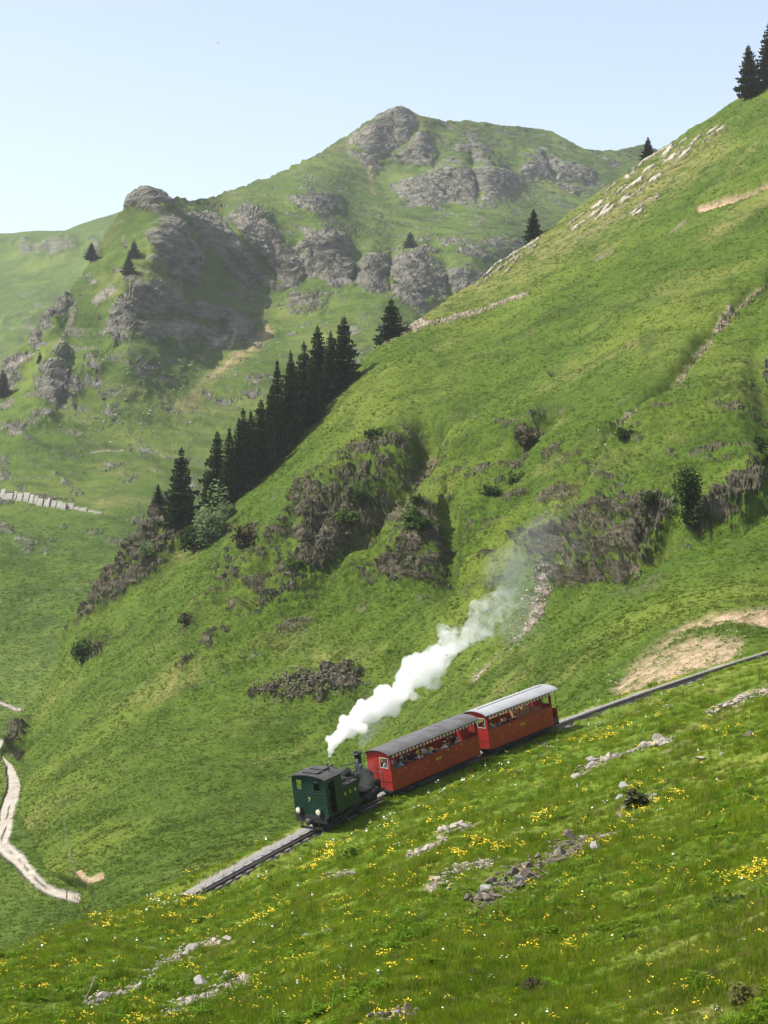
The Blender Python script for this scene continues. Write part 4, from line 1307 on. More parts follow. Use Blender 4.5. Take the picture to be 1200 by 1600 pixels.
for c, bay, seat, fa, colr, hr, sk, lg, ps in seats:
    rt, bw = (coach1, bw1) if c == 1 else (coach2, bw2)
    x = .08 + bay * bw + (.20 if seat == 0 else bw - .20)
    y = (-.72 if not fa else rnd.uniform(.1, .6)) + rnd.uniform(-.04, .04)
    nm = 'long dark roofed' if c == 1 else 'pale roofed'
    lab = f"passenger in {colr} top, {'window' if not fa else 'inner'} seat facing {'uphill' if seat == 0 else 'downhill'}, {ORD[bay]} bay of {nm} coach"
    person(rt, x, y, 1.37, (0 if seat == 0 else 180) + rnd.uniform(-18, 18), ps, colr, hr, sk, lg, lab, 'passengers in the ' + nm + ' coach')
person(loco, .62, -.72, 1.72, 180, 1, 'navy', 0, 0, 0, 'engine driver in navy jacket standing in the green cab doorway', None)

# ------------------------------------------------------------------ steam
def plume(name, puffs, label, dens, xr, seed, disp, res=.28, wisp=.45, cat='steam'):
    mbd = bpy.data.metaballs.new('tmp_meta')
    mbd.resolution = res
    mbd.render_resolution = res
    mbd.threshold = .25
    o = bpy.data.objects.new('tmp_meta', mbd)
    COL.objects.link(o)
    for c, r_ in puffs:
        e = mbd.elements.new()
        e.co = c
        e.radius = r_ * 1.55
    dg = bpy.context.evaluated_depsgraph_get()
    me = bpy.data.meshes.new_from_object(o.evaluated_get(dg))
    bpy.data.objects.remove(o)
    me.name = name
    n = len(me.vertices)
    co = np.zeros(n * 3, np.float32); me.vertices.foreach_get('co', co)
    no = np.zeros(n * 3, np.float32); me.vertices.foreach_get('normal', no)
    P, Nn = co.reshape(-1, 3), no.reshape(-1, 3)
    k = disp * (.55 - fbm(P, .9, 4, seed, ridge=True, gain=.55) + .7 * fbm(P, .6, 2, seed + 5))
    scale = np.interp(P[:, 0], [xr[0], xr[0] + 2.5], [.25, 1])
    P = P + Nn * (k * scale)[:, None]
    me.vertices.foreach_set('co', P.astype(np.float32).ravel())
    m = bpy.data.materials.new(name + '_vapour')
    m.use_nodes = True
    nt = m.node_tree
    nt.nodes.remove(nt.nodes['Principled BSDF'])
    v = N(nt, 'ShaderNodeVolumePrincipled')
    v.inputs['Color'].default_value = (.985, .985, .985, 1) if cat == 'steam' else (.62, .64, .68, 1)
    v.inputs['Anisotropy'].default_value = .35
    tc = N(nt, 'ShaderNodeTexCoord')
    nz = noise(nt, tc.outputs['Object'], 1.1, 5, .62, .5)
    sx = N(nt, 'ShaderNodeSeparateXYZ')
    nt.links.new(tc.outputs['Object'], sx.inputs[0])
    mr = N(nt, 'ShaderNodeMapRange')
    nt.links.new(sx.outputs[0], mr.inputs[0])
    mr.inputs[1].default_value, mr.inputs[2].default_value = xr
    mr.inputs[3].default_value, mr.inputs[4].default_value = dens
    thr = N(nt, 'ShaderNodeMapRange')
    nt.links.new(sx.outputs[0], thr.inputs[0])
    thr.inputs[1].default_value, thr.inputs[2].default_value = xr
    thr.inputs[3].default_value, thr.inputs[4].default_value = .15, wisp
    d = math_n(nt, 'SUBTRACT', nz, thr.outputs[0])
    d = math_n(nt, 'MAXIMUM', math_n(nt, 'MULTIPLY', d, 5.0), 0.0)
    d = math_n(nt, 'MINIMUM', d, 1.6)
    nt.links.new(math_n(nt, 'MULTIPLY', d, mr.outputs[0]), v.inputs['Density'])
    nt.links.new(v.outputs[0], nt.nodes['Material Output'].inputs['Volume'])
    me.materials.clear()
    me.materials.append(m)
    q = link_mesh(name, me)
    tag(q, label, cat)
    return q
spine = [(514, 1190, .10), (515, 1181, .17), (517, 1172, .26), (521, 1162, .38), (529, 1150, .5), (540, 1140, .6), (553, 1130, .68), (566, 1119, .74), (580, 1111, .8), (596, 1102, .88),
         (612, 1094, .86), (626, 1082, .78), (640, 1064, .95), (652, 1052, 1.08), (666, 1040, 1.15), (680, 1030, 1.08), (694, 1018, .98), (708, 1005, .92), (724, 998, .9), (740, 988, .95),
         (752, 974, 1.02), (762, 960, 1.12), (776, 948, 1.2), (790, 938, 1.15), (804, 934, .95), (745, 950, .62), (812, 948, .8), (770, 985, .7), (650, 1030, .6), (600, 1082, .6), (700, 990, .5)]
puffs = []
for i, (px, py, r_) in enumerate(spine):
    Y = np.interp(px, [514, 812], [118.2, 136])
    c = at(px, py, Y)
    r_ *= .84
    puffs.append((c, r_))
    if r_ > .4:
        for j in range(3):
            puffs.append((c + Vector((rnd.gauss(0, .55), rnd.gauss(0, .6), rnd.gauss(0, .5))) * r_, r_ * rnd.uniform(.4, .65)))
plume('steam_plume', puffs, 'white steam plume trailing uphill from the locomotive cab roof', (2.2, .26), (-3.4, 9.6), 305, .48, .15, .51)
puffs = []
for px, py, r_ in ((812, 930, 1.1), (825, 905, 1.4), (840, 880, 1.6), (858, 855, 1.6), (880, 830, 1.6), (820, 965, 1.2), (805, 985, .9), (835, 850, 1.4), (790, 890, 1.2)):
    puffs.append((at(px, py, np.interp(px, [790, 880], [134, 141])), r_ * 1.3))
plume('coal_smoke', puffs, 'thin grey coal smoke drifting uphill beyond the white steam', (.045, .03), (8, 13), 331, 1.0, .5, .45, 'smoke')
puffs = [(at(566, 1160, 122), .35), (at(572, 1150, 122.3), .45), (at(580, 1140, 122.8), .5), (at(590, 1128, 123.3), .6), (at(600, 1118, 124), .6)]
plume('coal_smoke', puffs, 'faint smoke wisp rising from the locomotive chimney', (.22, .12), (-1.5, .5), 341, .4, .2, .42, 'smoke')
puffs = [(at(571, 1205, 120.2), .35), (at(575, 1220, 120.4), .45), (at(568, 1228, 120.0), .35), (at(580, 1195, 120.6), .3)]
plume('leaking_steam', puffs, 'small leaking steam cloud beside the locomotive smokebox', (.07, .05), (-1.5, .5), 351, .5, .16, .48)

# ------------------------------------------------------------------ vegetation materials
def leaf_mat(name, a, b, c, trans=.35, scale=.35):
    m = bpy.data.materials.new(name)
    m.use_nodes = True
    nt = m.node_tree
    nt.nodes.remove(nt.nodes['Principled BSDF'])
    geo = N(nt, 'ShaderNodeNewGeometry')
    oi = N(nt, 'ShaderNodeObjectInfo')
    big = noise(nt, geo.outputs['Position'], scale, 4, .6)
    col = mixc(nt, ramp(nt, big, .35, .68), a, b)
    col = mixc(nt, math_n(nt, 'MULTIPLY', ramp(nt, oi.outputs['Random'], .55, 1.0), .8), col, c)
    d = N(nt, 'ShaderNodeBsdfDiffuse')
    t = N(nt, 'ShaderNodeBsdfTranslucent')
    nt.links.new(col, d.inputs[0])
    nt.links.new(mixc(nt, .5, col, (1.0, 1.0, .35), 'MULTIPLY'), t.inputs[0])
    mx_ = N(nt, 'ShaderNodeMixShader')
    mx_.inputs[0].default_value = trans
    nt.links.new(d.outputs[0], mx_.inputs[1])
    nt.links.new(t.outputs[0], mx_.inputs[2])
    nt.links.new(mx_.outputs[0], nt.nodes['Material Output'].inputs['Surface'])
    return m
grass_m = leaf_mat('meadow_grass', (.115, .190, .010), (.175, .245, .016), (.25, .26, .034), .5)
dkgrass_m = leaf_mat('coarse_grass', (.070, .120, .010), (.10, .155, .014), (.15, .18, .03), .45)
straw_m = leaf_mat('straw_grass', (.17, .15, .055), (.13, .13, .045), (.24, .20, .09))
leafy_m = leaf_mat('meadow_leaf', (.095, .180, .014), (.140, .235, .022), (.18, .26, .04), .45)
hgrass_m = leaf_mat('hillside_grass', (.058, .100, .006), (.085, .132, .009), (.14, .165, .022), .45, .12)
dark_leaf = leaf_mat('shrub_leaf', (.022, .045, .012), (.035, .062, .016), (.05, .08, .02))
heath_m = leaf_mat('heath_twig', (.050, .045, .025), (.045, .055, .018), (.075, .058, .035), .2)
pale_leaf = leaf_mat('whitebeam_leaf', (.10, .15, .06), (.15, .20, .09), (.20, .25, .13))
needle_m = leaf_mat('spruce_needle', (.012, .026, .009), (.046, .074, .022), (.05, .055, .02), .2, 2.0)  # lighter second colour paints sunlit boughs into the needles by noise
hbush_m = leaf_mat('hillside_bush', (.040, .070, .014), (.062, .098, .02), (.07, .11, .025), .35)
bark_m = simple('spruce_bark', (.075, .058, .045), .95, 0, .4, 6, .02)
twig_m = simple('bare_twig', (.14, .115, .09), .95, 0, .3, 6)
yellow_m = simple('petal_yellow', (.76, .58, .018), .7, 0, .15, 6)
white_m = simple('petal_white', (.72, .72, .66), .7, 0, .1, 6)
violet_m = simple('petal_violet', (.10, .10, .28), .7, 0, .2, 6)
orange_m = simple('petal_orange', (.62, .16, .02), .7, 0, .2, 6)

def mesh_of(name, V, Fs, mats, mi=None):
    me = bpy.data.meshes.new(name)
    me.from_pydata([tuple(v) for v in V], [], Fs)
    for m in mats if isinstance(mats, list) else [mats]:
        me.materials.append(m)
    if mi is not None:
        me.polygons.foreach_set('material_index', mi)
    me.update()
    return me

def blade_tuft(name, seed, mat, n, rad, h0, h1, w, lean):
    r_ = random.Random(seed)
    V, Fs = [], []
    for i in range(n):
        a = r_.uniform(0, 6.283); q = rad * math.sqrt(r_.random())
        x, y = q * math.cos(a), q * math.sin(a)
        h = r_.uniform(h0, h1); b = r_.uniform(0, 6.283)
        ww = w * r_.uniform(.7, 1.3)
        dx, dy = math.cos(b) * ww, math.sin(b) * ww
        la = r_.uniform(0, 6.283); ll = lean * h * r_.uniform(.3, 1.2)
        lx, ly = math.cos(la) * ll, math.sin(la) * ll
        k = len(V)
        V += [(x - dx, y - dy, -.05), (x + dx, y + dy, -.05), (x + dx * .8 + lx * .35, y + dy * .8 + ly * .35, h * .6), (x - dx * .8 + lx * .35, y - dy * .8 + ly * .35, h * .6), (x + lx, y + ly, h)]
        Fs += [(k, k + 1, k + 2, k + 3), (k + 3, k + 2, k + 4)]
    return mesh_of(name, V, Fs, mat)

def leaf_clump(name, seed, mat, n, rad, h, size):
    r_ = random.Random(seed)
    V, Fs = [], []
    for i in range(n):
        a = r_.uniform(0, 6.283); q = rad * math.sqrt(r_.random())
        c = Vector((q * math.cos(a), q * math.sin(a), h * r_.uniform(.15, 1) * (1 - .5 * (q / rad) ** 2)))
        t = Vector((math.cos(a), math.sin(a), r_.uniform(-.2, .7))).normalized()
        sde = t.cross(Vector((0, 0, 1))).normalized()
        s_ = size * r_.uniform(.6, 1.3)
        k = len(V)
        V += [c - t * s_ * .5, c + sde * s_ * .32, c + t * s_ * .6 + Vector((0, 0, -.15 * s_)), c - sde * s_ * .32]
        Fs.append((k, k + 1, k + 2, k + 3))
    return mesh_of(name, V, Fs, mat)

def flower_clump(name, seed, mat, n, rad, h0, h1, size):
    r_ = random.Random(seed)
    V, Fs, mi = [], [], []
    for i in range(n):
        a = r_.uniform(0, 6.283); q = rad * math.sqrt(r_.random())
        x, y, z = q * math.cos(a), q * math.sin(a), r_.uniform(h0, h1)
        s_ = size * r_.uniform(.7, 1.25)
        tx, ty = r_.gauss(0, .25), r_.gauss(0, .25) - .25
        k = len(V)
        V.append((x, y, z - .012))
        for j in range(6):
            u, v = math.cos(j * 1.047) * s_ * .5, math.sin(j * 1.047) * s_ * .5
            V.append((x + u, y + v, z + u * tx + v * ty + .01))
        for j in range(6):
            Fs.append((k, k + 1 + j, k + 1 + (j + 1) % 6)); mi.append(0)
        k = len(V)
        V += [(x - .006, y, 0), (x + .006, y, 0), (x, y, z - .02)]
        Fs.append((k, k + 1, k + 2)); mi.append(1)
    return mesh_of(name, V, Fs, [mat, leafy_m], mi)

# ------------------------------------------------------------------ scattering (uncountable ground cover only)
def scatter(name, label, pts, scl, rotz, idx, meshes, sclz=None):
    n = len(pts)
    me = bpy.data.meshes.new(name)
    me.vertices.add(n)
    me.vertices.foreach_set('co', np.asarray(pts, np.float32).ravel())
    rot = np.zeros((n, 3), np.float32)
    rot[:, 0] = rng.normal(0, .10, n); rot[:, 1] = rng.normal(0, .10, n); rot[:, 2] = rotz
    sc_ = np.repeat(np.asarray(scl, np.float32)[:, None], 3, 1)
    if sclz is not None:
        sc_[:, 2] *= sclz
    for nm, typ, arr, key in (('rot', 'FLOAT_VECTOR', rot, 'vector'), ('scl', 'FLOAT_VECTOR', sc_, 'vector'), ('idx', 'INT', np.asarray(idx, np.int32), 'value')):
        a_ = me.attributes.new(nm, typ, 'POINT')
        a_.data.foreach_set(key, arr.ravel())
    o = link_mesh(name, me)
    src = bpy.data.collections.new(name + '_kinds')
    for i, m in enumerate(meshes):
        src.objects.link(bpy.data.objects.new(f'{name}_kind', m))
    ng = bpy.data.node_groups.new(name + '_spread', 'GeometryNodeTree')
    ng.interface.new_socket('Geometry', in_out='INPUT', socket_type='NodeSocketGeometry')
    ng.interface.new_socket('Geometry', in_out='OUTPUT', socket_type='NodeSocketGeometry')
    gi, go = ng.nodes.new('NodeGroupInput'), ng.nodes.new('NodeGroupOutput')
    ci = ng.nodes.new('GeometryNodeCollectionInfo')
    ci.inputs['Collection'].default_value = src
    ci.inputs['Separate Children'].default_value = True
    ci.inputs['Reset Children'].default_value = True
    iop = ng.nodes.new('GeometryNodeInstanceOnPoints')
    iop.inputs['Pick Instance'].default_value = True
    def na(nm, t):
        q = ng.nodes.new('GeometryNodeInputNamedAttribute')
        q.data_type = t
        q.inputs['Name'].default_value = nm
        return [x for x in q.outputs if x.enabled][0]
    L = ng.links.new
    L(gi.outputs[0], iop.inputs['Points'])
    L(ci.outputs[0], iop.inputs['Instance'])
    L(na('idx', 'INT'), iop.inputs['Instance Index'])
    L(na('rot', 'FLOAT_VECTOR'), iop.inputs['Rotation'])
    L(na('scl', 'FLOAT_VECTOR'), iop.inputs['Scale'])
    L(iop.outputs[0], go.inputs[0])
    md = o.modifiers.new('spread', 'NODES')
    md.node_group = ng
    tag(o, label, kind='stuff')
    return o

def sample_grid(GP, n, rlo, rhi, dens=None, extra=()):
    """n random points over rows rlo..rhi of a terrain grid, bilinear; extra: per-vertex fields to sample as well"""
    nr, nc = GP.shape[:2]
    r_ = rng.uniform(rlo, min(rhi, nr - 1.001), n); c = rng.uniform(0, nc - 1.001, n)
    i, j = r_.astype(int), c.astype(int)
    a, b = (r_ - i)[:, None], (c - j)[:, None]
    def lerp(G):
        G = G if G.ndim == 3 else G[..., None]
        return (G[i, j] * (1 - a) + G[i + 1, j] * a) * (1 - b) + (G[i, j + 1] * (1 - a) + G[i + 1, j + 1] * a) * b
    return lerp(GP), [lerp(e)[:, 0] for e in extra]

sh = FPV.shape[:2]
bareF = np.maximum(np.maximum(rockF * .95, soilF), BARE * smooth(-.35, .1, brk)).reshape(sh)
dtr = dtrack.reshape(sh); sdt = sidetr.reshape(sh)
# --- foreground meadow
P, (px_, py_, bare, dt_, sd_, dry_) = sample_grid(FPV, 150000, 0, 330, extra=(fpx, fpy, bareF, dtr, sdt, dryF.reshape(sh)))
vis = (px_ > -260) & (px_ < 1300) & (py_ < 1690)
okt = np.where(sd_ > 0, dt_ > 0.56, dt_ > 1.45)
keep = vis & okt & (rng.random(len(P)) > bare * 1.1)
P, px_, py_, dry_ = P[keep], px_[keep], py_[keep], dry_[keep]
hn = fbm(P, .35, 4, 401); hn2 = fbm(P, .10, 3, 403); hn3 = fbm(P, .8, 3, 405)
scl = .72 * np.clip(.8 + 1.3 * hn + 1.0 * hn3, .35, 2.1) * rng.uniform(.75, 1.25, len(P)) * np.interp(P[:, 1], [30, 60, 130], [.8, 1.0, 1.25])
rr = rng.random(len(P))
idx = rng.integers(0, 4, len(P))
idx = np.where(rr < np.clip(.06 + dry_ * .35, 0, .5), 4, idx)
idx = np.where((rr > .58) & (rr < .66), 7, idx)
idx = np.where((hn2 + .5 * hn3 > .10) & (rr > .70), 5 + (rng.random(len(P)) > .5), idx)
order = [blade_tuft('tuft_a', 1, grass_m, 34, .30, .08, .22, .009, .5), blade_tuft('tuft_b', 2, grass_m, 28, .26, .12, .30, .008, .4), blade_tuft('tuft_c', 3, grass_m, 30, .34, .06, .16, .011, .6),
         blade_tuft('tuft_d', 4, grass_m, 22, .22, .16, .38, .009, .45), blade_tuft('tuft_e', 5, straw_m, 22, .26, .12, .30, .007, .55),
         leaf_clump('tuft_f', 6, leafy_m, 26, .26, .20, .13), leaf_clump('tuft_g', 7, leafy_m, 34, .30, .28, .16), blade_tuft('tuft_h', 8, dkgrass_m, 26, .22, .22, .50, .010, .5)]
scatter('meadow_grass', 'long meadow grass and herbs covering the foreground slope', P, scl, rng.uniform(0, 6.28, len(P)), idx, order)
# lush clumps of large leaves
P, (px_, py_, bare, dt_) = sample_grid(FPV, 11000, 0, 330, extra=(fpx, fpy, bareF, dtr))
lush = fbm(P, .22, 3, 411)
keep = (px_ > -40) & (px_ < 1240) & (py_ < 1680) & (dt_ > 1.8) & (bare < .4) & (lush > .16)
P = P[keep]
scatter('tall_herbs', 'clumps of broad leaved herbs and fern standing in the meadow', P, rng.uniform(.35, .85, len(P)), rng.uniform(0, 6.28, len(P)), rng.integers(0, 3, len(P)),
        [leaf_clump('herb_a', 11, leafy_m, 40, .34, .38, .20), leaf_clump('herb_b', 12, leafy_m, 30, .25, .5, .16), blade_tuft('herb_c', 13, leafy_m, 26, .22, .35, .62, .022, .5)])
# flowers: dense yellow patches, loose yellow and white everywhere
P, (px_, py_, bare, dt_) = sample_grid(FPV, 72000, 0, 330, extra=(fpx, fpy, bareF, dtr))
ok = (px_ > -200) & (px_ < 1260) & (py_ < 1660) & (dt_ > 1.9) & (bare < .75)
yel = fbm(P, .24, 3, 421) + .5 * fbm(P, 1.2, 2, 423)
spots = [(935, 1328, 34, 1), (905, 1345, 22, 1), (768, 1330, 26, 1), (745, 1328, 16, .9), (690, 1285, 42, .5), (625, 1392, 40, .75), (300, 1408, 26, 1), (160, 1440, 36, .5), (270, 1420, 30, .5),
         (612, 1592, 26, 1), (1110, 1553, 22, .9), (1150, 1162, 20, .8), (860, 1395, 40, .55), (905, 1262, 20, .6), (835, 1492, 16, .8), (890, 1490, 14, .8), (720, 1440, 60, .3), (550, 1430, 60, .4),
         (1000, 1330, 30, .5), (1060, 1255, 24, .6), (1140, 1390, 60, .35), (440, 1530, 80, .4), (230, 1590, 60, .35), (500, 1560, 60, .35)]
pr = .034 + .85 * smooth(.22, .5, yel)
for x, y, w, st in spots:
    pr = np.maximum(pr, st * np.exp(-((px_ - x) ** 2 + ((py_ - y) * 2.2) ** 2) / (w * w)) * smooth(-.3, .1, yel))
rr = rng.random(len(P))
k1 = ok & (rr < pr * .42)
fl_y = [flower_clump('bloom_a', 21, yellow_m, 7, .16, .16, .30, .058), flower_clump('bloom_b', 22, yellow_m, 4, .12, .18, .34, .052), flower_clump('bloom_c', 23, yellow_m, 12, .22, .14, .28, .055)]
ii = rng.integers(0, 2, len(P)); ii = np.where(pr > .4, 2, ii)
scatter('yellow_flowers', 'yellow buttercups and trefoil flowering across the meadow', P[k1], rng.uniform(.8, 1.25, k1.sum()) * np.interp(P[k1][:, 1], [35, 110], [.55, 1.3]), rng.uniform(0, 6.28, k1.sum()), ii[k1], fl_y)
wht = fbm(P, .25, 3, 431)
band = np.exp(-((dt_ - 5) / 7) ** 2)
k2 = ok & ~k1 & (rng.random(len(P)) < .003 + .2 * band * smooth(-.1, .35, wht) + .012 * smooth(.1, .5, wht))
scatter('white_flowers', 'small white daisies dotted through the meadow grass', P[k2], rng.uniform(.8, 1.3, k2.sum()) * np.interp(P[k2][:, 1], [35, 110], [.55, 1.3]), rng.uniform(0, 6.28, k2.sum()), rng.integers(0, 2, k2.sum()),
        [flower_clump('daisy_a', 31, white_m, 4, .18, .16, .32, .05), flower_clump('daisy_b', 32, white_m, 2, .08, .20, .36, .07)])
pv = np.exp(-(((px_ - 860) / 30) ** 2 + ((py_ - 1172) / 12) ** 2))
k3 = ok & ~k1 & ~k2 & (rng.random(len(P)) < .30 * pv)
scatter('violet_flowers', 'violet blue flowers in the grass below the rear coach', P[k3], rng.uniform(.8, 1.3, k3.sum()), rng.uniform(0, 6.28, k3.sum()), rng.integers(0, 2, k3.sum()),
        [flower_clump('violet_a', 41, violet_m, 8, .16, .25, .5, .08), flower_clump('violet_b', 42, orange_m, 3, .1, .2, .3, .06)])

# --- rough grass on the hillside
sh = HPV.shape[:2]
P, (px_, py_, rk_, so_, zn_) = sample_grid(HPV, 250000, 2, HPV.shape[0] - 1, extra=(hpx, hpy, HROCK, HSOIL, HZONE))
crest = interp(f_top, px_)
vis = (px_ > -20) & (px_ < 1220) & (py_ < crest + 6)
clump = fbm(P, .25, 4, 441)
keep = vis & (rng.random(len(P)) > np.maximum(rk_ * .8, so_ * 1.1)) & (rng.random(len(P)) < .55 + clump)
P, rk_, zn_ = P[keep], rk_[keep], zn_[keep]
hn = fbm(P, .12, 4, 443) + .5 * fbm(P, .7, 2, 445)
scl = .62 * np.clip(.85 + .7 * hn, .4, 1.8) * rng.uniform(.6, 1.4, len(P)) * np.interp(P[:, 1], [150, 300, 560], [.75, 1.0, 1.5])
rr = rng.random(len(P))
idx = rng.integers(0, 3, len(P))
idx = np.where(rr < .07, 3, idx); idx = np.where(rr > .985, 4, idx)
idx = np.where((rk_ > .25) & (rr > .75), 4, idx)
idx = np.where(rr < .45 * zn_ * smooth(.0, .3, fbm(P, .09, 4, 447)), 4, idx)
idx = np.where((rr > .9) & (fbm(P, .06, 3, 449) > .12), 4, idx)
scatter('hillside_grass', 'rough tussock grass covering the steep hillside', P, scl, rng.uniform(0, 6.28, len(P)), idx,
        [blade_tuft('tussock_a', 51, hgrass_m, 14, .42, .10, .30, .040, .6), blade_tuft('tussock_b', 52, hgrass_m, 12, .36, .14, .40, .035, .5), blade_tuft('tussock_c', 53, hgrass_m, 16, .50, .06, .22, .05, .6),
         blade_tuft('tussock_d', 54, straw_m, 12, .36, .10, .34, .03, .6), leaf_clump('tussock_e', 55, dark_leaf, 14, .40, .34, .24)])

P, (px_, py_, ro_) = sample_grid(MP, 175000, 0, MP.shape[0] - 1, extra=(mpx, mpy, ROADF.reshape(MP.shape[:2])))
keep = (P[:, 1] < 760) & (px_ > -160) & (px_ < 330) & (rng.random(len(P)) < smooth(740, 960, py_)) & (py_ < 1520) & (ro_ < .3)
P = P[keep]
scatter('valley_grass', 'rough pasture grass on the valley floor beside the farm track', P, rng.uniform(.6, 1.3, len(P)) * np.interp(P[:, 1], [200, 620], [.7, 1.6]), rng.uniform(0, 6.28, len(P)), rng.integers(0, 3, len(P)),
        [blade_tuft('pasture_a', 56, hgrass_m, 14, .5, .08, .24, .045, .6), blade_tuft('pasture_b', 57, hgrass_m, 14, .6, .06, .18, .05, .6), leaf_clump('pasture_c', 58, leafy_m, 10, .5, .2, .22)])

# ------------------------------------------------------------------ spruces
def spruce_meshes(seed, H, Wd, ragged=.25):
    r_ = random.Random(seed)
    V, Fs = [], []
    z = H * .05
    while z < H * .985:
        t = z / H
        rad = Wd * .5 * (1 - t) ** .78 * (1 if t > .1 else .8) * r_.uniform(.62, 1.22) + .06
        nb = max(6, int(15 - 7 * t))
        ph = r_.uniform(0, 6.28)
        for b in range(nb):
            if r_.random() < ragged * .35:
                continue
            a = ph + 6.283 * b / nb + r_.uniform(-.25, .25)
            L = rad * r_.uniform(1 - ragged, 1 + ragged * .6)
            d = Vector((math.cos(a), math.sin(a), 0)); sd = Vector((-d.y, d.x, 0))
            drop = -.34 * L * (1 - t * .9) + r_.uniform(-.22, .16) * L
            ns = 3 if L > .5 else 2
            prev = None
            for k in range(ns + 1):
                u = k / ns
                c = d * (L * u) + Vector((0, 0, z + drop * u ** 1.3 + (.22 * L * u ** 3)))
                w = (.24 * L + .05) * (1 - u) ** .6 * (u * 2.2 + .35 if u < .3 else 1) * r_.uniform(.7, 1.3)
                l_, r2 = c - sd * w - Vector((0, 0, w * .5)), c + sd * w - Vector((0, 0, w * .5))
                k0 = len(V)
                V += [l_, c, r2]
                if prev is not None:
                    Fs += [(prev, prev + 1, k0 + 1, k0), (prev + 1, prev + 2, k0 + 2, k0 + 1)]
                    # hanging sprays
                    q = len(V)
                    hh = (.26 + .18 * L) * r_.uniform(.5, 1.4)
                    mid = (V[prev + 1] + c) * .5 + sd * r_.uniform(-.5, .5) * w
                    V += [V[prev + 1] + Vector((0, 0, .02)), c + Vector((0, 0, .02)), mid - Vector((0, 0, hh))]
                    Fs.append((q, q + 1, q + 2))
                prev = k0
        z += (.029 * H + .04) * r_.uniform(.4, 1.5) * (1 - .35 * t)
    k = len(V)
    V += [Vector((.06, 0, H * .95)), Vector((-.03, .05, H * .95)), Vector((-.03, -.05, H * .95)), Vector((0, 0, H * 1.02))]
    Fs += [(k, k + 1, k + 3), (k + 1, k + 2, k + 3), (k + 2, k, k + 3)]
    crown = mesh_of('crown', V, Fs, needle_m)
    tb = MB()
    rr_ = .018 * H + .05
    pts = [Vector((r_.gauss(0, .01) * H * .3, r_.gauss(0, .01) * H * .3, H * q)) for q in (-.08, .15, .45, .75, .97)]
    for i, (p0, p1) in enumerate(zip(pts[:-1], pts[1:])):
        tb.tube(p0, p1, rr_ * (1 - i * .24), rr_ * (1 - (i + 1) * .24), 7, 0, i == 0)
    to = tb.build('trunk', bark_m)
    tm = to.data
    bpy.data.objects.remove(to)
    return crown, tm
SPR = [spruce_meshes(60 + i, 10.0, w, rg) for i, (w, rg) in enumerate(((4.4, .22), (3.7, .3), (4.9, .25), (3.2, .35)))]
SPW = (4.4, 3.7, 4.9, 3.2)
def spruce(kind, base, H, width, label, group, name='spruce_tree'):
    r_ = empty(name, base, (rnd.gauss(0, .025), rnd.gauss(0, .025), rnd.uniform(0, 6.28)))
    k = H / 10
    w = width / SPW[kind]
    r_.scale = (w, w, k)
    tag(r_, label, 'spruce tree', group)
    link_mesh('trunk', SPR[kind][1], r_)
    link_mesh('crown', SPR[kind][0], r_)
    return r_
GRP = 'spruces on the crest of the spur'
def spruce_px(kind, px, pyb, pyt, wpx, label, group=GRP, where=None, back=0.0):
    p = (where or onH)(px, pyb).copy()
    Y = p.y + back
    p = at(px, pyb, Y) if back else p
    H = (pyb - pyt) * Y / F
    return spruce(kind, p, H, wpx * 1.5 * Y / F, label, group)
spruce_px(0, 537, 612, 497, 48, 'tallest broad spruce at the uphill end of the row on the spur')
spruce_px(1, 504, 630, 506, 44, 'narrow spruce standing just left of the tallest one at the top of the row')
spruce_px(2, 474, 655, 520, 46, 'broad spruce third from the uphill end of the row')
spruce_px(3, 487, 664, 572, 34, 'short brownish spruce standing in front of the broad third one')
spruce_px(1, 447, 700, 548, 38, 'right hand trunk of the close pair of tall spruces in mid row')
spruce_px(3, 433, 714, 556, 36, 'left hand one of the close pair of tall spruces in mid row')
spruce_px(0, 404, 742, 617, 44, 'dark spruce with a wide foot below the close pair')
spruce_px(2, 383, 762, 634, 40, 'bushy spruce fourth from the downhill end of the row')
spruce_px(1, 370, 772, 646, 32, 'slim spruce third from the downhill end of the row')
spruce_px(3, 357, 776, 652, 32, 'thin spruce second from the downhill end of the row')
spruce_px(0, 338, 772, 671, 36, 'spruce at the downhill end of the long row, beyond the crest', back=6)
spruce_px(1, 520, 628, 522, 34, 'slender spruce wedged between the two tallest at the top of the row')
spruce_px(3, 492, 645, 540, 32, 'spruce half hidden behind the short brownish one', back=4)
spruce_px(2, 461, 685, 545, 34, 'spruce tucked in uphill of the close pair', back=3)
spruce_px(0, 420, 728, 598, 34, 'spruce just downhill of the close pair, half hidden', back=4)
spruce_px(3, 393, 755, 640, 32, 'ragged spruce filling the lower middle of the row', back=3)
spruce_px(2, 326, 800, 735, 26, 'low young spruce at the bottom end of the row by the pale tree', back=2)
spruce_px(2, 286, 838, 717, 50, 'ragged spruce alone on the crag left of the pale green tree')
spruce_px(3, 252, 806, 775, 14, 'thin young spruce on top of the crag at the left')
spruce_px(2, 613, 545, 467, 48, 'single spruce behind the crest beside the pale eroded scar', back=8)
spruce_px(1, 833, 380, 326, 25, 'lone slim spruce on the skyline of the slope below the white slabs', back=8)
spruce_px(0, 1172, 152, 68, 36, 'left one of two spruces on the upper right skyline')
spruce_px(1, 1201, 135, 30, 38, 'right one of two spruces on the upper right skyline, cut by the picture edge')
spruce_px(2, 1012, 252, 214, 20, 'tiny spruce on the skyline where the slope meets the far ridge', back=6)
G2 = 'small spruces on the far rocky spur'
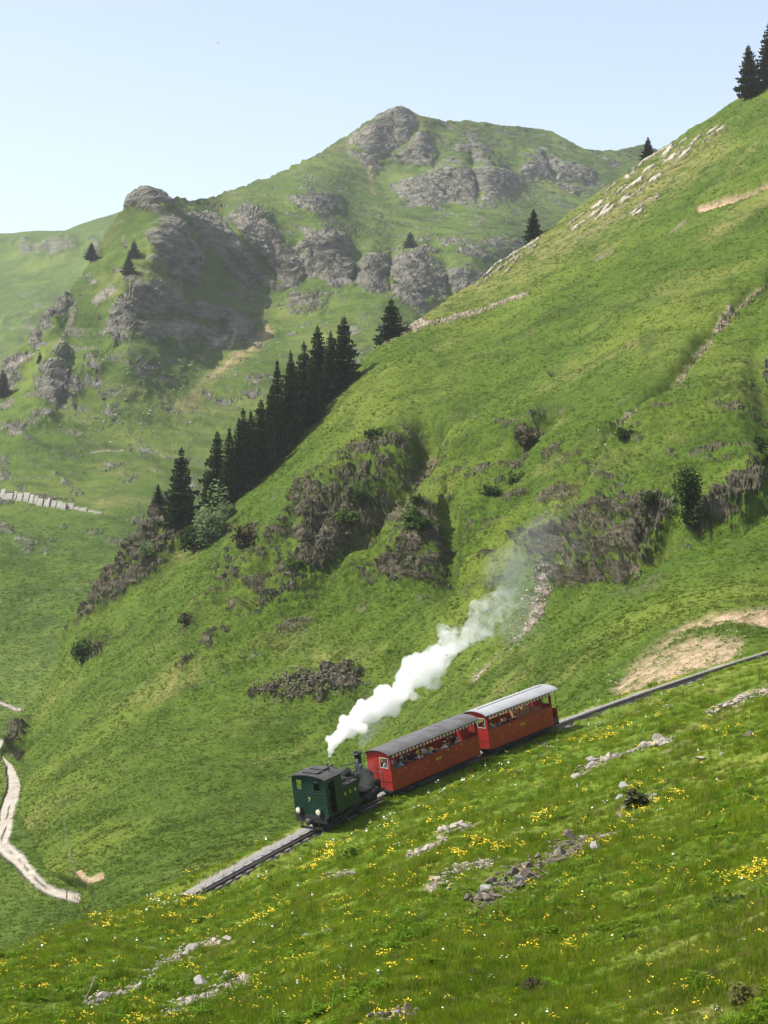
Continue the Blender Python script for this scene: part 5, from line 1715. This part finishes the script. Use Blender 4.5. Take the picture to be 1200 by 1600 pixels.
for kd, px, b, t_, w, lb in ((0, 143, 412, 384, 17, 'small spruce on the far spur, lower of two close together'), (1, 146, 391, 371, 12, 'small spruce on the far spur, upper of two close together'),
                         (2, 209, 402, 376, 17, 'small spruce on the far spur, right of the close pair'), (0, 203, 436, 404, 20, 'lowest of the small spruces on the grassy flank of the far spur'),
                         (2, 641, 390, 365, 20, 'lone dark spruce on the ledge above the far grey cliffs'), (1, 63, 568, 549, 9, 'tiny spruce beside the dark cleft at the left'),
                         (2, 2, 614, 572, 24, 'dark spruce at the left picture edge below the far spur')):
    spruce_px(kd, px, b, t_, w, lb, G2, onM)

# ------------------------------------------------------------------ bushes
def bush(name, base, rx, rz, mat, seed, n, leaf, label, cat='bush', lobes=7, stems=True, group=None):
    r_ = random.Random(seed)
    root = empty(name, base)
    tag(root, label, cat, group)
    L = [(Vector((r_.uniform(-.6, .6) * rx, r_.uniform(-.5, .5) * rx, rz * r_.uniform(.25, .8))), r_.uniform(.3, .55)) for _ in range(lobes)]
    V, Fs = [], []
    for i in range(n):
        c, k = r_.choice(L)
        d = Vector((r_.gauss(0, 1), r_.gauss(0, 1), r_.gauss(0, 1))).normalized() * r_.random() ** .4
        p = c + Vector((d.x * rx * k, d.y * rx * k, d.z * rz * k))
        if p.z < .02: p.z = abs(p.z)
        a = Vector((r_.gauss(0, 1), r_.gauss(0, 1), r_.gauss(0, .5))).normalized()
        b = a.orthogonal().normalized()
        s_ = leaf * r_.uniform(.6, 1.4)
        k0 = len(V)
        V += [p - a * s_, p + b * s_ * .6, p + a * s_, p - b * s_ * .6]
        Fs.append((k0, k0 + 1, k0 + 2, k0 + 3))
    link_mesh('foliage', mesh_of('foliage', V, Fs, mat), root)
    if stems:
        mb = MB()
        for c, k in L:
            mid = c * .5 + Vector((r_.gauss(0, .08) * rx, r_.gauss(0, .08) * rx, 0))
            mb.tube((0, 0, -.15), mid, .025 * rz + .02, .018 * rz + .01, 5, 0, False).tube(mid, c, .018 * rz + .01, .01, 5, 0, False)
        mb.build('stems', bark_m, root)
    return root
def bush_px(name, px, pyb, wpx, hpx_, mat, label, n=260, where=None, leafk=.10, group=None, cat='bush'):
    p = (where or onH)(px, pyb).copy()
    k = p.y / F
    return bush(name, p - Vector((0, 0, .1)), wpx * k * .62, hpx_ * k, mat, int(px * 7 + pyb), n, leafk * wpx * k, label, cat, group=group)
bush_px('pale_tree', 324, 850, 58, 82, pale_leaf, 'pale green leafy tree beside the ragged spruce on the crest', 1300, leafk=.05, cat='tree')
bush_px('bush', 350, 812, 30, 28, pale_leaf, 'grey green bush at the foot of the spruce row above the pale tree', 260)
bush_px('bush', 303, 862, 40, 34, dark_leaf, 'dark bush at the foot of the ragged spruce on the crag', 300)
bush_px('bush', 245, 890, 24, 22, pale_leaf, 'greyish green bush among the crags on the left crest', 200)
bush_px('dark_conifer', 1075, 832, 46, 80, needle_m, 'dense dark conifer bush against the rock face at the right', 1500, leafk=.06, cat='conifer')
bush_px('bush', 668, 838, 52, 30, dark_leaf, 'large dark bush hanging over the cleft in mid slope', 420)
bush_px('bush', 560, 792, 34, 20, dark_leaf, 'dark bush on the ledge of the left hand crag', 260)
bush_px('bush', 545, 826, 36, 20, hbush_m, 'fresh green bush on the face of the left hand crag', 260)
bush_px('bush', 660, 800, 26, 14, hbush_m, 'light green bush above the large dark one in mid slope', 200)
bush_px('bush', 805, 755, 26, 20, hbush_m, 'green bush on the grass right of the middle cleft', 220)
bush_px('bush', 768, 772, 30, 18, dark_leaf, 'low dark bush downhill of the green one on the grass', 220)
bush_px('bush', 822, 700, 34, 26, heath_m, 'brownish bush on the small crag in the upper slope', 300)
bush_px('bush', 130, 1036, 34, 32, dark_leaf, 'dark bush at the lower end of the crags on the left', 320)
bush_px('bush', 895, 792, 20, 26, pale_leaf, 'pale sapling beside the stony gully', 160)
bush_px('bush', 400, 878, 44, 36, heath_m, 'greyish leafless bush on the left part of the crags', 320)
bush_px('bush', 1100, 825, 20, 16, dark_leaf, 'small bush right of the dense dark conifer', 160)
bush_px('bush', 985, 705, 30, 20, dark_leaf, 'dark bush on the edge of the stony gully high up', 200)
bush_px('bush', 1020, 800, 30, 16, dark_leaf, 'low bush on top of the broken rock face', 200)
bush_px('bush', 1192, 690, 26, 40, dark_leaf, 'dark bush in the ravine at the right picture edge', 260)
bush_px('bush', 590, 700, 30, 14, dark_leaf, 'low bush at the top of the left hand crag', 200)
bush_px('bush', 470, 905, 30, 16, hbush_m, 'green bush at the foot of the left hand crag', 200)
bush_px('bush', 300, 985, 28, 16, heath_m, 'grey brown low bush on the lower left slope', 200)
def bare_shrub(px, py, wpx, label):
    p = onH(px, py).copy()
    k = p.y / F
    root = empty('bare_shrub', p)
    tag(root, label, 'shrub')
    r_ = random.Random(px)
    mb = MB()
    for i in range(26):
        a = r_.uniform(0, 6.28); e = r_.uniform(.5, 1.3)
        q = Vector((math.cos(a) * math.cos(e), math.sin(a) * math.cos(e), math.sin(e))) * wpx * k * r_.uniform(.5, .9)
        mb.tube((0, 0, 0), q * .5, .035, .025, 4, 0, False).tube(q * .5, q + Vector((r_.gauss(0, .2), r_.gauss(0, .2), .1)), .025, .012, 4, 0, False)
        mb.tube(q * .6, q * .9 + Vector((r_.gauss(0, .4), r_.gauss(0, .4), .2)), .02, .01, 4, 0, False)
    mb.build('twigs', twig_m, root)
bare_shrub(583, 920, 34, 'bare twiggy shrub on the grass below the crags')
bare_shrub(860, 590, 14, 'tiny bare shrub high on the open slope')
GS = 'low dark shrubs in the foreground meadow'
for px, py, w, h, m, lb in ((992, 1268, 54, 30, heath_m, 'largest brown low shrub in the meadow on the right'), (1150, 1420, 80, 26, hbush_m, 'wide green low shrub near the right picture edge'),
                        (752, 1530, 30, 18, heath_m, 'small brown low shrub near the bottom of the meadow'), (985, 1475, 40, 20, hbush_m, 'green low shrub in mid meadow on the right'),
                        (830, 1555, 50, 24, heath_m, 'brown low shrub near the bottom edge right of the middle'), (880, 1440, 40, 18, heath_m, 'flat brown low shrub downhill of the dark rubble'),
                        (545, 1345, 44, 24, leafy_m, 'fresh green low shrub below the locomotive'), (250, 1560, 40, 26, leafy_m, 'fresh green low shrub by the stones at lower left'),
                        (1170, 1570, 60, 40, straw_m, 'straw coloured low shrub in the bottom right corner')):
    bush_px('low_shrub', px, py, w, h, m, lb, 420, onF, .07, GS, 'shrub')

# ------------------------------------------------------------------ stones
st_pale = simple('limestone_pale', (.29, .255, .21), .95, 0, .35, 3, .03)
st_grey = simple('limestone_grey', (.24, .225, .21), .95, 0, .35, 3, .03)
st_dark = simple('slate_dark', (.13, .105, .085), .95, 0, .45, 3, .03)
STV = {}
for nm, mt in (('pale', st_pale), ('grey', st_grey), ('dark', st_dark)):
    STV[nm] = [hull_stone('stone', 700 + i + 20 * len(STV), mt, 1, rnd.uniform(.6, .9), rnd.uniform(.4, .65), 14) for i in range(6)]
def stone(p, size, kind, label, group, name='stone', cat='stone', flat_=1.0):
    o = link_mesh(name, rnd.choice(STV[kind]))
    o.location = p
    o.scale = (size, size, size * flat_)
    o.rotation_euler = (rnd.gauss(0, .25), rnd.gauss(0, .25), rnd.uniform(0, 6.28))
    return tag(o, label, cat, group)
def heap(key, n_big, n_small, wd, kind, label, group, smin, smax):
    ln = scree_lines[key][0]
    seg = [(Vector(a), Vector(b)) for a, b in zip([Vector(q) for q in ln[:-1]], [Vector(q) for q in ln[1:]])]
    lens = [(b - a).length for a, b in seg]
    items = []
    n_small = int(n_small * 1.8)
    for i in range(n_big + n_small):
        a, b = rnd.choices(seg, lens)[0]
        c = a + (b - a) * rnd.random()
        px, py = c.x + rnd.gauss(0, wd * 1.05), c.y + rnd.gauss(0, wd * .5)
        p = onF(px, py).copy()
        if i < n_big:
            s_ = smin + (smax - smin) * rnd.random() ** 2.2
            stone(p + Vector((0, 0, s_ * .2 + .07)), s_ * 1.3, kind if rnd.random() < .8 else 'grey', label, group)
        else:
            items.append((p + Vector((0, 0, .09)), rnd.uniform(.10, smin * 1.4), rnd.uniform(0, 6.3)))
    o = joined_stones('rubble', items, {'pale': st_pale, 'grey': st_grey, 'dark': st_dark}[kind], None, rnd.randrange(2000, 9000))
    tag(o, 'fine broken stone lying among ' + group, kind='stuff')
heap('dark_rubble', 60, 420, 13, 'dark', 'dark brown stone in the large dark rubble band in mid meadow', 'stones of the dark rubble band', .18, .62)
heap('pale_row', 30, 120, 5, 'pale', 'pale stone in the row running uphill below the rear coach', 'stones of the pale row', .22, .7)
heap('upper_row', 22, 100, 5, 'pale', 'pale stone in the row near the right edge below the track', 'stones of the upper right row', .22, .6)
heap('slab_patch', 9, 60, 6, 'pale', 'pale stone around the large flat slab below the front coach', 'stones around the flat slab', .2, .5)
heap('pebble_patch', 24, 180, 7, 'pale', 'light stone in the pebble patch left of the dark rubble', 'stones of the pebble patch', .14, .34)
heap('bottom_rubble', 44, 320, 11, 'pale', 'light stone in the rubble strip at the bottom left of the meadow', 'stones of the bottom strip', .12, .36)
heap('left_rubble', 40, 240, 7, 'pale', 'pale stone in the bent line of rubble at lower left', 'stones of the bent line', .14, .48)
heap('small_heap', 14, 90, 5, 'grey', 'grey stone in the small heap above the bottom strip', 'stones of the small heap', .12, .3)
heap('tiny_heap', 8, 50, 5, 'pale', 'pale stone in the tiny heap below the locomotive', 'stones of the tiny heap', .15, .35)
heap('mid_row', 10, 50, 6, 'pale', 'pale stone in the loose row below the flat slab', 'stones of the loose row', .2, .5)
heap('right_scatter', 10, 40, 8, 'grey', 'grey stone scattered under the big boulder on the right', 'stones under the big boulder', .15, .4)
heap('corner_heap', 10, 70, 7, 'dark', 'dark stone in the heap at the bottom edge of the meadow', 'stones of the bottom edge heap', .1, .28)
heap('stony_strip', 14, 90, 6, 'dark', 'stone in the thin strip uphill of the dark rubble', 'stones of the thin strip', .15, .42)
for px, py, wpx, kd, fl, lb in ((712, 1303, 34, 'pale', .5, 'large flat pale slab in the meadow below the front coach'), (977, 1236, 24, 'grey', 1.1, 'big grey boulder alone in the meadow on the right'),
                            (318, 1546, 38, 'grey', .7, 'broad grey slab at the upper end of the bottom rubble strip'), (660, 1438, 14, 'grey', 1, 'small round grey boulder alone in mid meadow'),
                            (420, 1558, 14, 'grey', 1, 'small grey boulder right of the bottom rubble strip'), (1128, 1184, 12, 'pale', 1.2, 'small upright pale boulder near the right edge'),
                            (1172, 1158, 24, 'dark', .9, 'dark boulder beside yellow flowers at the right edge'), (1094, 1192, 22, 'pale', .5, 'flat pale slab between the two stone rows on the right'),
                            (920, 1206, 26, 'grey', .9, 'grey boulder at the lower end of the pale row'), (902, 1220, 22, 'pale', .9, 'pale boulder closing the lower end of the pale row'),
                            (944, 1198, 18, 'pale', .9, 'pale block third from the lower end of the pale row'), (1050, 1157, 12, 'pale', .9, 'white boulder at the upper end of the pale row'),
                            (987, 1284, 16, 'pale', .6, 'thin pale slab below the big grey boulder'), (693, 1325, 26, 'pale', .4, 'long thin slab just below the large flat one'),
                            (600, 1455, 10, 'pale', 1, 'little pale boulder in the middle of the meadow'), (1080, 1143, 10, 'pale', 1, 'little white boulder above the right stone rows'),
                            (475, 1372, 10, 'pale', .8, 'little pale boulder downhill of the locomotive')):
    p = onF(px, py).copy()
    s_ = wpx * p.y / F
    stone(p + Vector((0, 0, s_ * .16)), s_ * 1.15, kd, lb, None, 'boulder', 'boulder', fl)
# loose stones of the gully and slipped bank: too many to count
items = []
for ln, n, w in (([(878, 868), (850, 905), (820, 960), (780, 1010), (735, 1058)], 1100, 7), ([(1000, 650), (965, 690), (935, 722)], 260, 8), ([(1140, 480), (1115, 515)], 120, 6), ([(960, 1070), (1060, 1040), (1160, 1020)], 420, 16)):
    seg = list(zip(ln[:-1], ln[1:]))
    for i in range(n):
        (ax, ay), (bx_, by_) = rnd.choice(seg)
        t_ = rnd.random()
        p = onH(ax + (bx_ - ax) * t_ + rnd.gauss(0, w), ay + (by_ - ay) * t_ + rnd.gauss(0, w * .7)).copy()
        items.append((p, rnd.uniform(.15, .7) * (.6 if ay > 1000 else 1), rnd.uniform(0, 6.3)))
tag(joined_stones('scree', items, st_pale, None, 3100), 'loose pale scree in the stony gullies of the hillside', kind='stuff')
items = []
for i in range(1500):
    px, py = rnd.gauss(485, 50), rnd.gauss(1072, 14)
    if abs(px - 485) > 95: continue
    items.append((onH(px, py - (px - 485) * .14).copy(), rnd.uniform(.2, .75), rnd.uniform(0, 6.3)))
tag(joined_stones('scree', items, st_dark, None, 3300), 'grey purple scree patch on the slope above the locomotive', kind='stuff')
items = []
for i in range(1500):
    px, py = rnd.uniform(60, 640), rnd.uniform(455, 730)
    if py > 560 + (640 - px) * .3: continue
    p = onM(px, py).copy()
    items.append((p, rnd.uniform(.6, 2.6) * rnd.random() + .5, rnd.uniform(0, 6.3)))
tag(joined_stones('boulder_field', items, st_grey, None, 3200), 'scattered grey boulders below the far cliffs', kind='stuff')

# ------------------------------------------------------------------ pale retaining wall in the valley, fence, dead branches, bird
wall = empty('retaining_wall', onM(75, 795))
tag(wall, 'pale retaining wall of big stone slabs beside the valley road at the left', 'stone wall')
wst = simple('wall_slab', (.25, .235, .205), .95, 0, .3, .5, .05)
top = [(-30, 772), (0, 774), (40, 778), (80, 785), (120, 796), (160, 806)]
bot = [(-30, 784), (0, 787), (40, 792), (80, 800), (120, 804), (160, 808)]
x = -28.0
while x < 155:
    w = rnd.uniform(4, 14)
    ya, yb = interp(top, x + w / 2) + rnd.uniform(0, 4), interp(bot, x + w / 2)
    p = onM(x + w / 2, yb)
    k = p.y / F
    q = MB()
    jit = lambda: rnd.uniform(-.25, .25)
    ww, hh = (w + .4) * k, max(.8, (yb - ya) * k)
    V = [(-ww / 2, -.6, -.6), (ww / 2, -.6, -.6), (ww / 2, 1.2, -.6), (-ww / 2, 1.2, -.6), (-ww / 2 + .3 + jit(), hh * 1.1 + jit(), hh + jit()), (ww / 2 + .1 + jit(), hh * 1.1 + jit(), hh + jit()), (ww / 2, hh * 1.1 + 1.4, hh - .3), (-ww / 2, hh * 1.1 + 1.4, hh - .3)]
    q.add(V, [(3, 2, 1, 0), (4, 5, 6, 7), (0, 1, 5, 4), (1, 2, 6, 5), (2, 3, 7, 6), (3, 0, 4, 7)])
    o = q.build('stone_slab', wst, wall)
    o.location = p - wall.location
    x += w
post_m = simple('weathered_post', (.17, .14, .11), .95, 0, .3, 6)
wire_m = simple('fence_wire', (.20, .20, .19), .6, .3, .2, 6)
fence = empty('wire_fence', onH(118, 1350))
tag(fence, 'wire fence with thin wooden posts running down to the farm track', 'fence')
pp = [onH(x, y).copy() for x, y in ((99, 1292), (106, 1322), (113, 1350), (120, 1378), (124, 1392))]
for p in pp:
    o = MB().tube((0, 0, -.3), (.03, 0, 1.15), .06, .05, 6).build('post', post_m, fence)
    o.location = p - fence.location
for h in (.5, .95):
    mb = MB()
    for a, b in zip(pp[:-1], pp[1:]):
        mb.tube(a + Vector((0, 0, h)) - fence.location, b + Vector((0, 0, h)) - fence.location, .012, None, 4, 0, False)
    mb.build('wire', wire_m, fence)
p = onM(104, 1402)
o = MB().tube((0, 0, -.3), (.04, 0, 1.5), .09, .07, 7).build('track_post', post_m)
o.location = p
tag(o, 'single wooden post standing at the bend of the farm track', 'post')
def branch(pts, r_, label):
    mb = MB()
    P_ = [onF(x, y) + Vector((0, 0, z)) for x, y, z in pts]
    for i, (a, b) in enumerate(zip(P_[:-1], P_[1:])):
        mb.tube(a - P_[0], b - P_[0], r_ * (1 - .25 * i), r_ * (.75 - .25 * i), 6)
    d = (P_[1] - P_[0]) * .5
    mb.tube(d, d + Vector((.15, .1, .3)), r_ * .5, r_ * .2, 5)
    o = mb.build('dead_branch', twig_m)
    o.location = P_[0]
    tag(o, label, 'branch')
branch([(128, 1572, .05), (139, 1560, .22), (148, 1548, .4)], .05, 'dead branch sticking up from the rubble at lower left')
branch([(-8, 1507, .15), (14, 1500, .25), (34, 1493, .2)], .06, 'pale dead branch lying on the crest at the left edge')
def bird(px, py, Y, span, label):
    c = at(px, py, Y)
    mb = MB()
    mb.lathe((-.22 * span, 0, 0), (1, 0, 0), [(.0, 0), (.03 * span, .08 * span), (.055 * span, .2 * span), (.04 * span, .32 * span), (.025 * span, .38 * span), (0, .45 * span)], 8)
    for s in (-1, 1):
        V = [(.05 * span, .03 * s * span, .01), (.10 * span, .25 * s * span, .08 * span), (-.02 * span, .5 * s * span, .03 * span), (-.06 * span, .25 * s * span, .07 * span), (-.06 * span, .03 * s * span, .01)]
        V2 = [(a, b, c_ + .012 * span) for a, b, c_ in V]
        mb.add(V + V2, [(0, 1, 2, 3, 4), (9, 8, 7, 6, 5)] + [(j, (j + 1) % 5, 5 + (j + 1) % 5, 5 + j) for j in range(5)])
    V = [(-.2 * span, -.02 * span, 0), (-.2 * span, .02 * span, 0), (-.36 * span, .06 * span, 0), (-.36 * span, -.06 * span, 0)]
    mb.add(V + [(a, b, .008 * span) for a, b, _ in V], [(0, 1, 2, 3), (7, 6, 5, 4), (0, 1, 5, 4), (1, 2, 6, 5), (2, 3, 7, 6), (3, 0, 4, 7)])
    o = mb.build('bird', black_p)
    o.location = c
    o.rotation_euler = (R(20), R(10), R(200))
    tag(o, label, 'bird')
bird(341, 67, 420, .8, 'dark bird gliding high in the sky left of the summit')
bird(395, 207, 420, .5, 'tiny dark bird in the sky low above the left ridge')
